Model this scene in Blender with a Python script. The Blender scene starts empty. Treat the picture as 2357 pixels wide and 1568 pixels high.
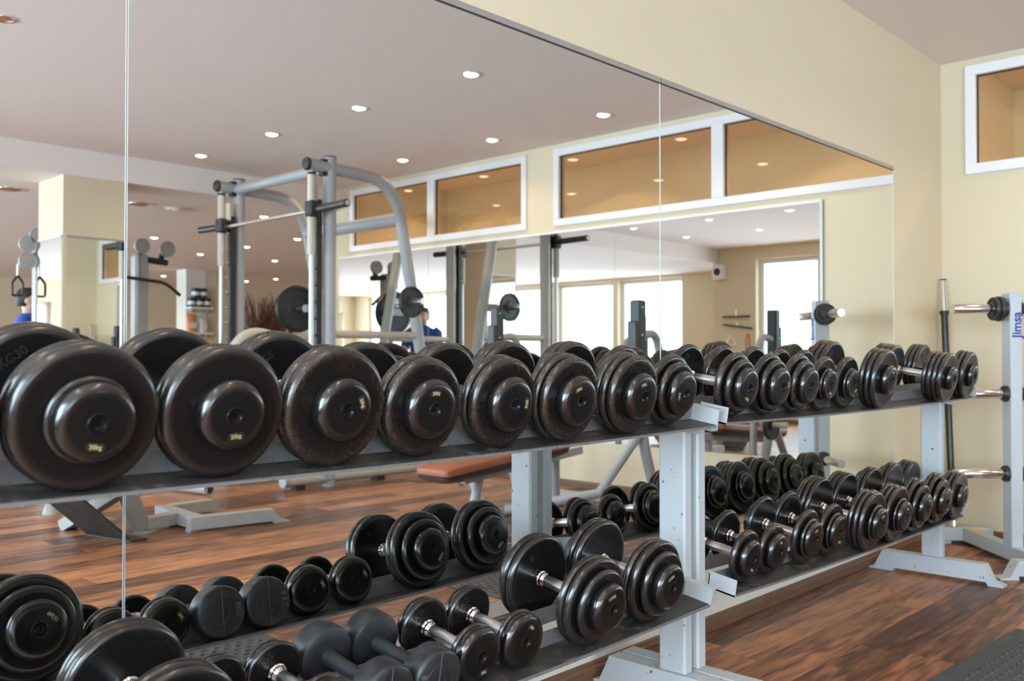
import bpy, math, random
from mathutils import Vector, Matrix
random.seed(7)
R = math.radians
scene = bpy.context.scene
col = scene.collection

# ------------------------------------------------------------------ camera
cam_d = bpy.data.cameras.new('camera')
cam = bpy.data.objects.new('camera', cam_d); col.objects.link(cam)
YAW, PITCH = R(43.469), R(0.864)
fwd = Vector((math.cos(YAW)*math.cos(PITCH), math.sin(YAW)*math.cos(PITCH), math.sin(PITCH)))
cam.location = (0, -1.85, 1.03)
cam.rotation_euler = fwd.to_track_quat('-Z', 'Y').to_euler()
cam_d.sensor_width = 36; cam_d.lens = 32.41
cam_d.clip_start = 0.02; cam_d.clip_end = 100
cam_d.dof.use_dof = True; cam_d.dof.focus_distance = 2.45; cam_d.dof.aperture_fstop = 4.2
scene.camera = cam

# ------------------------------------------------------------------ world: overcast daylight
W = bpy.data.worlds.new('daylight'); scene.world = W; W.use_nodes = True
bg = W.node_tree.nodes['Background']
bg.inputs[0].default_value = (0.70, 0.86, 1.0, 1); bg.inputs[1].default_value = 42.0
scene.view_settings.view_transform = 'Standard'
scene.view_settings.look = 'None'
scene.view_settings.exposure = -0.74
scene.view_settings.gamma = 1.0
scene.view_settings.use_curve_mapping = False
scene.cycles.max_bounces = 10; scene.cycles.glossy_bounces = 7; scene.cycles.diffuse_bounces = 4
scene.cycles.transparent_max_bounces = 12
scene.cycles.sample_clamp_indirect = 6.0
scene.cycles.caustics_refractive = False
scene.cycles.blur_glossy = 0.3

XE = 5.55      # end wall
XW = -1.80     # window wall
XG = -3.00     # far glazing
YB = -5.86     # ceiling step
YF = -17.0     # far wall
ZC, ZL = 2.70, 2.48

# window openings: (y0, y1, z0, z1)
WEST_WIN = [(-2.75, -0.45, 0.70, 2.50), (-5.20, -3.25, 0.70, 2.50)]
FRONT_WIN = [(-2.7, -1.35, .25, 2.05), (-1.1, .25, .25, 2.05)]
FAR_WIN = [(-16.5+i*1.55, -16.5+i*1.55+1.43, 0.25, 2.43) for i in range(6)]
def portal(name, x, y0, y1, z0, z1):
    d = bpy.data.lights.new(name, 'AREA'); d.shape = 'RECTANGLE'
    d.size = z1-z0; d.size_y = y1-y0; d.cycles.is_portal = True
    o = bpy.data.objects.new(name, d); col.objects.link(o)
    o.location = (x, (y0+y1)/2, (z0+z1)/2); o.rotation_euler = (0, R(-90), 0)
    return o
for (a, b, c, d_) in WEST_WIN: portal('daylight_portal', XW-0.10, a, b, c, d_)
for (a, b, c, d_) in FAR_WIN: portal('daylight_portal', XG-0.10, a, b, c, d_)
for (a, b, c, d_) in FRONT_WIN:
    o = portal('daylight_portal', 0, a, b, c, d_); o.location = ((a+b)/2, YF-.10, (c+d_)/2); o.rotation_euler = (0, R(-90), R(90))

# ------------------------------------------------------------------ materials
MATS = {}
def mat(name, base=(.5, .5, .5), rough=.5, metal=0., spec=.5, coat=0., emit=None, es=0.):
    m = bpy.data.materials.new(name); m.use_nodes = True
    p = m.node_tree.nodes['Principled BSDF']
    p.inputs['Base Color'].default_value = (*base, 1); p.inputs['Roughness'].default_value = rough
    p.inputs['Metallic'].default_value = metal; p.inputs['Specular IOR Level'].default_value = spec
    p.inputs['Coat Weight'].default_value = coat
    if emit: p.inputs['Emission Color'].default_value = (*emit, 1); p.inputs['Emission Strength'].default_value = es
    MATS[name] = m
    return m
def nodes(m): return m.node_tree.nodes, m.node_tree.links, m.node_tree.nodes['Principled BSDF']
def noise_mix(name, c1, c2, scale=20., lo=.45, hi=.6, rough=(.4, .6), detail=6., bump=0., stretch=(1, 1, 1), metal=0., spec=.5, rnd=True):
    """two colours mixed by noise in object space, with fine relief"""
    m = mat(name, c1, rough[0], metal, spec); N, L, p = nodes(m)
    tc = N.new('ShaderNodeTexCoord'); mp = N.new('ShaderNodeMapping'); mp.inputs['Scale'].default_value = stretch
    L.new(tc.outputs['Object'], mp.inputs['Vector'])
    nz = N.new('ShaderNodeTexNoise'); nz.noise_dimensions = '4D'; nz.inputs['Scale'].default_value = scale; nz.inputs['Detail'].default_value = detail
    L.new(mp.outputs[0], nz.inputs['Vector'])
    if rnd:
        oi = N.new('ShaderNodeObjectInfo'); mu = N.new('ShaderNodeMath'); mu.operation = 'MULTIPLY'; mu.inputs[1].default_value = 37.
        L.new(oi.outputs['Random'], mu.inputs[0]); L.new(mu.outputs[0], nz.inputs['W'])
    mr = N.new('ShaderNodeMapRange'); mr.inputs[1].default_value = lo; mr.inputs[2].default_value = hi
    L.new(nz.outputs['Fac'], mr.inputs[0])
    mx = N.new('ShaderNodeMix'); mx.data_type = 'RGBA'; mx.inputs[6].default_value = (*c1, 1); mx.inputs[7].default_value = (*c2, 1)
    L.new(mr.outputs[0], mx.inputs[0]); L.new(mx.outputs[2], p.inputs['Base Color'])
    r2 = N.new('ShaderNodeMapRange'); r2.inputs[3].default_value = rough[0]; r2.inputs[4].default_value = rough[1]
    L.new(mr.outputs[0], r2.inputs[0]); L.new(r2.outputs[0], p.inputs['Roughness'])
    if bump:
        b = N.new('ShaderNodeBump'); b.inputs['Strength'].default_value = bump; b.inputs['Distance'].default_value = .002
        L.new(nz.outputs['Fac'], b.inputs['Height']); L.new(b.outputs[0], p.inputs['Normal'])
    return m
def iron_mat(name, face, rim, c_face, c_rim, gloss=(.40, .475, .16, .85)):
    """black cast iron: rust freckles on the face, paint rubbed off along the rim"""
    m = mat(name, (.011, .0108, .011), .3); N, L, p = nodes(m)
    tc = N.new('ShaderNodeTexCoord'); oi = N.new('ShaderNodeObjectInfo')
    mu = N.new('ShaderNodeMath'); mu.operation = 'MULTIPLY'; mu.inputs[1].default_value = 53.; L.new(oi.outputs['Random'], mu.inputs[0])
    def noise(sc, det):
        n = N.new('ShaderNodeTexNoise'); n.noise_dimensions = '4D'; n.inputs['Scale'].default_value = sc; n.inputs['Detail'].default_value = det; n.inputs['Roughness'].default_value = .65
        L.new(tc.outputs['Object'], n.inputs['Vector']); L.new(mu.outputs[0], n.inputs['W']); return n.outputs['Fac']
    def rng(src, a, b, c=0., d=1.):
        r = N.new('ShaderNodeMapRange'); r.inputs[1].default_value = a; r.inputs[2].default_value = b; r.inputs[3].default_value = c; r.inputs[4].default_value = d; L.new(src, r.inputs[0]); return r.outputs[0]
    def mul(a, b):
        q = N.new('ShaderNodeMath'); q.operation = 'MULTIPLY'; L.new(a, q.inputs[0])
        if isinstance(b, float): q.inputs[1].default_value = b
        else: L.new(b, q.inputs[1])
        return q.outputs[0]
    sp = N.new('ShaderNodeSeparateXYZ'); L.new(tc.outputs['Generated'], sp.inputs[0])
    cb = N.new('ShaderNodeCombineXYZ'); L.new(sp.outputs[0], cb.inputs[0]); L.new(sp.outputs[2], cb.inputs[2]); cb.inputs[1].default_value = .5
    ds = N.new('ShaderNodeVectorMath'); ds.operation = 'DISTANCE'; ds.inputs[1].default_value = (.5, .5, .5); L.new(cb.outputs[0], ds.inputs[0])
    rad = ds.outputs['Value']
    big = noise(22, 4); fine = noise(130, 5)
    fm = mul(mul(rng(fine, .40, .68), rng(big, .36, .60)), mul(rng(rad, .22, .44), face))
    rm = mul(mul(rng(rad, .440, .492), rng(fine, .25, .60)), rim)
    m1 = N.new('ShaderNodeMix'); m1.data_type = 'RGBA'; m1.inputs[6].default_value = (.0075, .0072, .0075, 1); m1.inputs[7].default_value = (*c_face, 1); L.new(fm, m1.inputs[0])
    m2 = N.new('ShaderNodeMix'); m2.data_type = 'RGBA'; m2.inputs[7].default_value = (*c_rim, 1); L.new(m1.outputs[2], m2.inputs[6]); L.new(rm, m2.inputs[0])
    L.new(m2.outputs[2], p.inputs['Base Color'])
    L.new(rng(fm, 0, 1, .20, .60), p.inputs['Roughness']); L.new(rng(rad, *gloss), p.inputs['Specular IOR Level'])
    b = N.new('ShaderNodeBump'); b.inputs['Strength'].default_value = .035; b.inputs['Distance'].default_value = .001; L.new(fine, b.inputs['Height']); L.new(b.outputs[0], p.inputs['Normal'])
iron_mat('iron', .20, .60, (.035, .026, .021), (.034, .028, .025))
iron_mat('iron_worn', .70, .60, (.036, .020, .013), (.042, .033, .028))
iron_mat('iron_rim', .25, .70, (.045, .028, .02), (.050, .041, .036))
iron_mat('cap_black', .0, .0, (.02, .018, .017), (.02, .018, .017), (.33, .43, .14, .95))
noise_mix('rubber', (.014, .0155, .019), (.025, .027, .031), 30, .4, .6, (.34, .42), 4, .01)
mat('groove', (.006, .006, .006), .6)
noise_mix('chrome', (.95, .95, .97), (.86, .87, .89), 90, .5, .7, (.28, .38), 3, .0, metal=1.)
mat('chrome_ring', (.88, .86, .85), .14, 1.)
mat('peg_chrome', (.82, .81, .80), .13, 1.)
mat('gold_paint', (.42, .35, .16), .5)
mat('emboss', (.016, .016, .017), .32)
mat('seam_line', (.12, .12, .13), .6)
noise_mix('tray_rubber', (.030, .028, .026), (.10, .085, .07), 40, .52, .72, (.5, .8), 8, .25)
noise_mix('rail_wear', (.17, .17, .175), (.09, .075, .062), 160, .60, .66, (.35, .6), 10, .08)
noise_mix('silver_paint', (.46, .49, .51), (.49, .52, .54), 6, .3, .7, (.34, .42), 3, .02)
noise_mix('silver_chipped', (.47, .50, .52), (.12, .08, .06), 60, .675, .70, (.34, .6), 10, .03)
noise_mix('machine_grey', (.36, .36, .37), (.40, .40, .41), 5, .3, .7, (.30, .36), 2)
noise_mix('machine_beige', (.50, .47, .41), (.54, .50, .44), 5, .3, .7, (.35, .45), 2)
noise_mix('base_grey', (.34, .34, .34), (.38, .38, .38), 6, .3, .7, (.35, .42), 3, .02)
mat('black_plastic', (.02, .02, .022), .42)
mat('black_satin', (.028, .028, .03), .30)
noise_mix('dark_board', (.025, .021, .019), (.05, .042, .036), 20, .4, .7, (.55, .7), 5, .1)
noise_mix('pad_orange', (.27, .075, .032), (.32, .095, .042), 20, .4, .6, (.42, .5), 4, .06)
noise_mix('pad_brown', (.045, .028, .022), (.07, .045, .035), 20, .4, .6, (.45, .5), 4)
mat('alu', (.50, .49, .48), .38, .75)
mat('gap_shadow_dark', (.05, .04, .035), .6)  # painted shadow tone for the strip above the mirror glass
mat('mirror_edge', (.78, .84, .85), .25, .2)
noise_mix('wall_cream', (.66, .56, .39), (.68, .58, .41), 3, .3, .7, (.7, .8), 4, .05)
noise_mix('wall_white', (.74, .70, .62), (.78, .74, .66), 3, .3, .7, (.7, .8), 4, .05)
noise_mix('ceiling_paint', (.82, .745, .715), (.84, .765, .735), 2, .3, .7, (.8, .9), 3, .03)
noise_mix('wall_tan', (.74, .65, .48), (.76, .67, .50), 3, .3, .7, (.7, .8), 3)
mat('pvc_white', (.84, .83, .84), .32)
mat('gasket', (.03, .02, .015), .6)
noise_mix('base_wood', (.11, .055, .030), (.19, .10, .055), 14, .35, .65, (.35, .5), 6, .05, (1, 14, 14))
mat('yellow', (.70, .48, .05), .4)
mat('blue_print', (.035, .045, .28), .4)
mat('white_label', (.75, .75, .74), .5)
mat('bolt', (.75, .76, .78), .25, .9)
noise_mix('mat_rubber', (.035, .040, .046), (.055, .060, .066), 30, .4, .6, (.5, .65), 4, .05)
noise_mix('skin', (.62, .37, .27), (.66, .40, .30), 14, .4, .6, (.45, .5), 3)
mat('hair', (.018, .013, .011), .5)
noise_mix('shirt_blue', (.030, .085, .42), (.04, .10, .48), 9, .35, .65, (.7, .8), 4, .1)
mat('trousers', (.025, .025, .03), .8)
mat('tub_dark', (.02, .022, .04), .3); mat('bag_orange', (.75, .28, .12), .4)
noise_mix('twig', (.05, .018, .015), (.10, .03, .022), 30, .4, .6, (.6, .7), 3)
mat('vase', (.10, .05, .03), .3)
mat('lamp_glow', (1, .9, .7), .5, emit=(1.0, .86, .58), es=22.)
mat('lamp_off', (.55, .30, .16), .35, .6)
mat('sill', (.70, .66, .58), .5)
mat('red_strap', (.45, .06, .04), .6)

def mirror_mat():
    m = mat('mirror', (.88, .90, .885), 0.0, 1.0)
    return m
mirror_mat()
def glass(name, tint, refl=.12):
    m = bpy.data.materials.new(name); m.use_nodes = True; N = m.node_tree.nodes; L = m.node_tree.links
    N.remove(N['Principled BSDF']); out = N['Material Output']
    t = N.new('ShaderNodeBsdfTransparent'); t.inputs[0].default_value = (*tint, 1)
    g = N.new('ShaderNodeBsdfGlossy'); g.inputs[0].default_value = (1, 1, 1, 1); g.inputs['Roughness'].default_value = 0.
    lw = N.new('ShaderNodeLayerWeight'); lw.inputs[0].default_value = .5
    pw = N.new('ShaderNodeMath'); pw.operation = 'POWER'; pw.inputs[1].default_value = 4.; L.new(lw.outputs['Facing'], pw.inputs[0])
    ad = N.new('ShaderNodeMath'); ad.operation = 'MULTIPLY_ADD'; ad.inputs[1].default_value = .8; ad.inputs[2].default_value = refl; ad.use_clamp = True
    L.new(pw.outputs[0], ad.inputs[0])
    mx = N.new('ShaderNodeMixShader'); L.new(ad.outputs[0], mx.inputs[0]); L.new(t.outputs[0], mx.inputs[1]); L.new(g.outputs[0], mx.inputs[2])
    L.new(mx.outputs[0], out.inputs[0]); MATS[name] = m
glass('glass_tan', (.87, .81, .71), .08)
glass('glass_clear', (.95, .97, .98), .04)

def plank_mat():
    m = mat('plank', (.2, .1, .05), .38, spec=.32); N, L, p = nodes(m)
    tc = N.new('ShaderNodeTexCoord'); oi = N.new('ShaderNodeObjectInfo')
    mp = N.new('ShaderNodeMapping'); mp.inputs['Scale'].default_value = (2.2, 16., 1.); L.new(tc.outputs['Object'], mp.inputs['Vector'])
    mu = N.new('ShaderNodeMath'); mu.operation = 'MULTIPLY'; mu.inputs[1].default_value = 91.; L.new(oi.outputs['Random'], mu.inputs[0])
    n1 = N.new('ShaderNodeTexNoise'); n1.noise_dimensions = '4D'; n1.inputs['Scale'].default_value = 2.2; n1.inputs['Detail'].default_value = 7.; n1.inputs['Distortion'].default_value = .5
    L.new(mp.outputs[0], n1.inputs['Vector']); L.new(mu.outputs[0], n1.inputs['W'])
    mp2 = N.new('ShaderNodeMapping'); mp2.inputs['Scale'].default_value = (3., 70., 1.); L.new(tc.outputs['Object'], mp2.inputs['Vector'])
    n2 = N.new('ShaderNodeTexNoise'); n2.noise_dimensions = '4D'; n2.inputs['Scale'].default_value = 2.; n2.inputs['Detail'].default_value = 5.
    L.new(mp2.outputs[0], n2.inputs['Vector']); L.new(mu.outputs[0], n2.inputs['W'])
    a = N.new('ShaderNodeMath'); a.operation = 'MULTIPLY_ADD'; a.inputs[1].default_value = .27; L.new(oi.outputs['Random'], a.inputs[0]); 
    s = N.new('ShaderNodeMath'); s.operation = 'MULTIPLY_ADD'; s.inputs[1].default_value = .70; s.inputs[2].default_value = -.03; L.new(n1.outputs['Fac'], s.inputs[0])
    L.new(s.outputs[0], a.inputs[2])
    b = N.new('ShaderNodeMath'); b.operation = 'MULTIPLY_ADD'; b.inputs[1].default_value = .34; L.new(n2.outputs['Fac'], b.inputs[0])
    sub = N.new('ShaderNodeMath'); sub.operation = 'SUBTRACT'; sub.inputs[1].default_value = .17; L.new(a.outputs[0], sub.inputs[0]); L.new(sub.outputs[0], b.inputs[2])
    r = N.new('ShaderNodeValToRGB'); e = r.color_ramp.elements
    e[0].position = .22; e[0].color = (.050, .023, .014, 1); e[1].position = .78; e[1].color = (.62, .29, .13, 1)
    for pos_, c in ((.36, (.115, .048, .027, 1)), (.47, (.27, .112, .054, 1)), (.60, (.45, .195, .088, 1))):
        k = e.new(pos_); k.color = c
    L.new(b.outputs[0], r.inputs[0]); L.new(r.outputs[0], p.inputs['Base Color'])
    bp = N.new('ShaderNodeBump'); bp.inputs['Strength'].default_value = .10; bp.inputs['Distance'].default_value = .001; L.new(n2.outputs['Fac'], bp.inputs['Height']); L.new(bp.outputs[0], p.inputs['Normal'])
plank_mat()
def far_floor_mat():
    m = mat('far_floor', (.25, .13, .07), .4, spec=.32); N, L, p = nodes(m)
    tc = N.new('ShaderNodeTexCoord'); br = N.new('ShaderNodeTexBrick')
    br.offset = .37; br.inputs['Scale'].default_value = 1.; br.inputs['Brick Width'].default_value = 1.22; br.inputs['Row Height'].default_value = .172; br.inputs['Mortar Size'].default_value = .0015
    br.inputs['Color1'].default_value = (.17, .085, .048, 1); br.inputs['Color2'].default_value = (.44, .25, .145, 1); br.inputs['Mortar'].default_value = (.05, .025, .015, 1)
    L.new(tc.outputs['Object'], br.inputs['Vector']); L.new(br.outputs['Color'], p.inputs['Base Color'])
far_floor_mat()

# ------------------------------------------------------------------ mesh helpers
class MB:
    def __init__(s): s.v = []; s.f = []; s.sm = []
    def add(s, vs, fs, smooth=False):
        o = len(s.v); s.v += [tuple(x) for x in vs]; s.f += [tuple(i+o for i in f) for f in fs]; s.sm += [smooth]*len(fs); return s
    def box(s, x0, x1, y0, y1, z0, z1, M=None, bev=0.):
        if bev > 0:
            return s.bbox(x0, x1, y0, y1, z0, z1, bev, M)
        vs = [Vector((x, y, z)) for z in (z0, z1) for y in (y0, y1) for x in (x0, x1)]
        if M: vs = [M @ v for v in vs]
        return s.add(vs, [(0, 2, 3, 1), (4, 5, 7, 6), (0, 1, 5, 4), (2, 6, 7, 3), (0, 4, 6, 2), (1, 3, 7, 5)])
    def bbox(s, x0, x1, y0, y1, z0, z1, b, M=None):
        vs = []; idx = {}
        for sx in (0, 1):
            for sy in (0, 1):
                for sz in (0, 1):
                    X, Y_, Z = (x0, x1)[sx], (y0, y1)[sy], (z0, z1)[sz]
                    dx, dy, dz = (b, -b)[sx], (b, -b)[sy], (b, -b)[sz]
                    for a in range(3):
                        p = [X+dx, Y_+dy, Z+dz]; p[a] = (X, Y_, Z)[a]
                        idx[(sx, sy, sz, a)] = len(vs); vs.append(Vector(p))
        fs = []
        c = lambda q, a: idx[(*q, a)]
        for a in range(3):
            b1, b2 = [i for i in range(3) if i != a]
            for sd in (0, 1):
                q = []
                for (m, n) in ((0, 0), (1, 0), (1, 1), (0, 1)):
                    t = [0, 0, 0]; t[a] = sd; t[b1] = m; t[b2] = n; q.append(c(tuple(t), a))
                fs.append(q)
        for a in range(3):
            b1, b2 = [i for i in range(3) if i != a]
            for m in (0, 1):
                for n in (0, 1):
                    t0 = [0, 0, 0]; t0[b1] = m; t0[b2] = n; t1 = t0[:]; t1[a] = 1
                    fs.append([c(tuple(t0), b1), c(tuple(t1), b1), c(tuple(t1), b2), c(tuple(t0), b2)])
        for q in [(i, j, k) for i in (0, 1) for j in (0, 1) for k in (0, 1)]:
            fs.append([c(q, 0), c(q, 1), c(q, 2)])
        if M: vs = [M @ v for v in vs]
        return s.add(vs, fs)
    def lathe(s, prof, M=None, n=40, smooth=True):
        """prof: list of (r, y); revolve round local Y"""
        vs = []; fs = []
        for (r, y) in prof:
            for k in range(n):
                a = 2*math.pi*k/n; vs.append(Vector((r*math.cos(a), y, r*math.sin(a))))
        m = len(prof)
        for i in range(m-1):
            for k in range(n):
                k2 = (k+1) % n; fs.append((i*n+k, (i+1)*n+k, (i+1)*n+k2, i*n+k2))
        if prof[0][0] > 1e-5: fs.append(tuple(range(n)))
        if prof[-1][0] > 1e-5: fs.append(tuple(reversed(range((m-1)*n, m*n))))
        if M: vs = [M @ v for v in vs]
        return s.add(vs, fs, smooth)
    def tube(s, pts, r, n=12, smooth=True, caps=True):
        pts = [Vector(p) for p in pts]; rs = r if isinstance(r, (list, tuple)) else [r]*len(pts)
        vs = []; fs = []; prev = None
        for i, p in enumerate(pts):
            t = (pts[min(i+1, len(pts)-1)]-pts[max(i-1, 0)]).normalized()
            if prev is None:
                a = Vector((0, 0, 1)) if abs(t.z) < .9 else Vector((1, 0, 0)); u = t.cross(a).normalized()
            else: u = (prev-t*prev.dot(t)).normalized()
            prev = u; w = t.cross(u)
            for k in range(n):
                an = 2*math.pi*k/n; vs.append(p+(u*math.cos(an)+w*math.sin(an))*rs[i])
        for i in range(len(pts)-1):
            for k in range(n):
                k2 = (k+1) % n; fs.append((i*n+k, i*n+k2, (i+1)*n+k2, (i+1)*n+k))
        if caps: fs += [tuple(reversed(range(n))), tuple(range((len(pts)-1)*n, len(pts)*n))]
        return s.add(vs, fs, smooth)
    def beam(s, p0, p1, w, h, up=(0, 0, 1)):
        p0 = Vector(p0); p1 = Vector(p1); t = (p1-p0).normalized(); u = t.cross(Vector(up)).normalized(); q = u.cross(t)
        vs = [p+u*a*w/2+q*b*h/2 for p in (p0, p1) for (a, b) in ((-1, -1), (1, -1), (1, 1), (-1, 1))]
        return s.add(vs, [(3, 2, 1, 0), (4, 5, 6, 7), (0, 1, 5, 4), (1, 2, 6, 5), (2, 3, 7, 6), (3, 0, 4, 7)])
    def prism(s, poly, d0, d1, f):
        """poly list of 2D points, f(a,b,d)->3D"""
        n = len(poly); vs = [f(a, b, d) for d in (d0, d1) for (a, b) in poly]
        fs = [tuple(range(n)), tuple(reversed(range(n, 2*n)))]+[(i, i+n, (i+1) % n+n, (i+1) % n) for i in range(n)]
        return s.add(vs, fs)
    def mesh(s, name, m):
        me = bpy.data.meshes.new(name); me.from_pydata([tuple(v) for v in s.v], [], s.f); me.polygons.foreach_set('use_smooth', s.sm)
        me.materials.append(MATS[m]); me.update(); return me
    def obj(s, name, m, parent=None, fix=True):
        me = s.mesh(name, m)
        if fix:
            import bmesh
            b = bmesh.new(); b.from_mesh(me); bmesh.ops.recalc_face_normals(b, faces=b.faces); b.to_mesh(me); b.free()
        if any(s.sm): sharp(me)
        return link(name, me, parent)
def sharp(me):
    try: me.set_sharp_from_angle(angle=R(38))
    except Exception: pass
def link(name, data, parent=None):
    o = bpy.data.objects.new(name, data); col.objects.link(o)
    if parent: o.parent = parent
    return o
def tag(o, label, cat, group=None):
    o['label'] = label; o['category'] = cat
    if group: o['group'] = group
    return o
def thing(name, label, cat, loc=(0, 0, 0), rz=0., group=None):
    o = bpy.data.objects.new(name, None); col.objects.link(o); o.location = loc; o.rotation_euler = (0, 0, rz); o.empty_display_size = .1
    return tag(o, label, cat, group)
def struct(o): o['kind'] = 'structure'; return o
def fillet(pts, r, n=6):
    pts = [Vector(p) for p in pts]; out = [pts[0]]
    for i in range(1, len(pts)-1):
        a = (pts[i-1]-pts[i]); b = (pts[i+1]-pts[i]); d = min(r, a.length*.45, b.length*.45)
        p0 = pts[i]+a.normalized()*d; p1 = pts[i]+b.normalized()*d
        for k in range(n+1):
            t = k/n; out.append(p0*(1-t)**2+pts[i]*2*t*(1-t)+p1*t*t)
    return out+[pts[-1]]
TXT = {}
def text_mesh(s, size, m, ext=.0004, bold=0.):
    key = (s, size, m)
    if key in TXT: return TXT[key]
    cu = bpy.data.curves.new('lettering', 'FONT'); cu.body = s; cu.size = size; cu.align_x = 'CENTER'; cu.align_y = 'CENTER'; cu.extrude = ext; cu.offset = bold; cu.resolution_u = 3
    o = bpy.data.objects.new('lettering', cu); col.objects.link(o)
    dg = bpy.context.evaluated_depsgraph_get(); dg.update()
    me = bpy.data.meshes.new_from_object(o.evaluated_get(dg)); me.materials.clear(); me.materials.append(MATS[m])
    bpy.data.objects.remove(o); TXT[key] = me
    return me
def rrect(w, h, r, n=4):
    pts = []
    for (cx, cy, a0) in ((w/2-r, h/2-r, 0), (-w/2+r, h/2-r, 90), (-w/2+r, -h/2+r, 180), (w/2-r, -h/2+r, 270)):
        for k in range(n+1):
            a = R(a0+90*k/n); pts.append((cx+r*math.cos(a), cy+r*math.sin(a)))
    return pts

# ------------------------------------------------------------------ room shell
def sbox(name, m, *boxes):
    b = MB()
    for q in boxes: b.box(*q)
    return struct(b.obj(name, m))
floor = sbox('floor', 'far_floor', (XG-.3, 12.2, YF-.2, .15, -.12, -.004))
sbox('wall_back', 'wall_cream', (XG-.3, XE+.12, 0.0, .15, -.1, 2.9))
sbox('ceiling', 'ceiling_paint', (XW-.2, XE+.12, YB, .15, ZC, ZC+.12))
sbox('ceiling_low', 'ceiling_paint', (XG-.3, 12.2, YF-.2, YB, ZL, ZL+.34))
WIN_Z0, WIN_Z1 = 2.045, 2.660
W_NEAR = (-2.955, -0.134); W_FAR = (-5.635, -3.247)
sbox('wall_right', 'wall_cream', (XE, XE+.12, -5.92, 0, -.1, WIN_Z0), (XE, XE+.12, -5.92, 0, WIN_Z1, ZC+.1),
     (XE, XE+.12, W_NEAR[1], 0, WIN_Z0, WIN_Z1), (XE, XE+.12, W_FAR[1], W_NEAR[0], WIN_Z0, WIN_Z1), (XE, XE+.12, -5.92, W_FAR[0], WIN_Z0, WIN_Z1))
sbox('wall_return', 'wall_cream', (XE+.12, 12.2, -5.92, -5.80, -.1, 2.9))
# room beyond the high windows
sbox('wall_next_room', 'wall_tan', (7.0, 7.1, -5.8, .15, -.1, 3.1), (XE+.12, 7.0, 0.0, .15, -.1, 3.1))
sbox('ceiling_next_room', 'ceiling_paint', (XE+.12, 7.1, -5.8, .15, 2.86, 2.96))
# window wall
def wall_with_windows(name, x0, x1, y0, y1, z1, wins, m='wall_cream'):
    b = MB(); ys = y0
    for (a, c, za, zb) in sorted(wins):
        if a > ys: b.box(x0, x1, ys, a, -.1, z1)
        b.box(x0, x1, a, c, -.1, za); b.box(x0, x1, a, c, zb, z1); ys = c
    b.box(x0, x1, ys, y1, -.1, z1)
    return struct(b.obj(name, m))
wall_with_windows('wall_left', XW-.22, XW, -5.95, .0, 2.85, WEST_WIN)
sbox('wall_left_return', 'wall_cream', (XG-.3, XW-.22, -5.95, -5.75, -.1, 2.85))
wall_with_windows('wall_left_far', XG-.22, XG, YF, -5.95, 2.85, FAR_WIN)
wf = MB(); xx = XG-.3
for (a, b, c, d_) in FRONT_WIN:
    wf.box(xx, a, YF-.2, YF, -.1, 2.9); wf.box(a, b, YF-.2, YF, -.1, c); wf.box(a, b, YF-.2, YF, d_, 2.9); xx = b
wf.box(xx, 12.2, YF-.2, YF, -.1, 2.9); struct(wf.obj('wall_front', 'wall_cream'))
sbox('wall_right_far', 'wall_cream', (12.0, 12.2, YF, -5.92, -.1, 2.9))

sbox('trim_1', 'wall_white', (XW, 4.83, -.004, 0, .054, .328))
# skirting boards, with a small rounded top
def skirting(name, p0, p1, nrm):
    b = MB(); p0 = Vector(p0); p1 = Vector(p1); n = Vector(nrm)
    prof = [(0, 0), (.016, 0), (.016, .034), (.010, .040), (.009, .049), (.004, .053), (0, .053)]
    b.prism(prof, 0, 1, lambda a, z, d: p0.lerp(p1, d)+n*a+Vector((0, 0, z)))
    return struct(b.obj(name, 'base_wood'))
skirting('baseboard_back', (XW, -.0005, 0), (XE, -.0005, 0), (0, -1, 0))
skirting('baseboard_right', (XE-.0005, -5.92, 0), (XE-.0005, -.017, 0), (-1, 0, 0))
skirting('baseboard_left', (XW+.0005, -5.95, 0), (XW+.0005, -.017, 0), (1, 0, 0))

# vinyl planks: one object each over the part of the floor that the photograph shows
PW, PL = .172, 1.22
pm = MB(); pm.bbox(-PL/2+.0012, PL/2-.0012, -PW/2+.0010, PW/2-.0010, -.004, 0, .0008); plank_me = pm.mesh('plank', 'plank')
row = 0; y = -.134
while y > -6.1:
    off = random.uniform(0, PL) if row != 3 else (3.257-.0) % PL
    k = -1
    while True:
        x0 = .0+off-PL+PL*(k+1)
        k += 1
        if x0 > 5.4: break
        xa, xb = x0, x0+PL
        if xb < .1: continue
        yc = y-PW/2
        # leave out what lies outside the wedge that the mirror or the lens can show
        if yc < -1.9 and xb < .30*(-yc+1.85)-.5: continue
        if yc > -1.5 and xb < 1.0: continue
        o = link('plank', plank_me, floor)
        sc = 1.
        if xb > XE-.017: sc = (XE-.017-xa)/PL
        o.location = (xa+PL*sc/2, yc, 0); o.scale = (sc, 1, 1)
    y -= PW; row += 1
for i in range(5):
    xa = .45+i*PL; w = min(PL, XE-.017-xa)
    if w > .05:
        o = link('plank', plank_me, floor); o.location = (xa+w/2, (-.134-.017)/2, 0); o.scale = (w/PL, .117/PW, 1)

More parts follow.
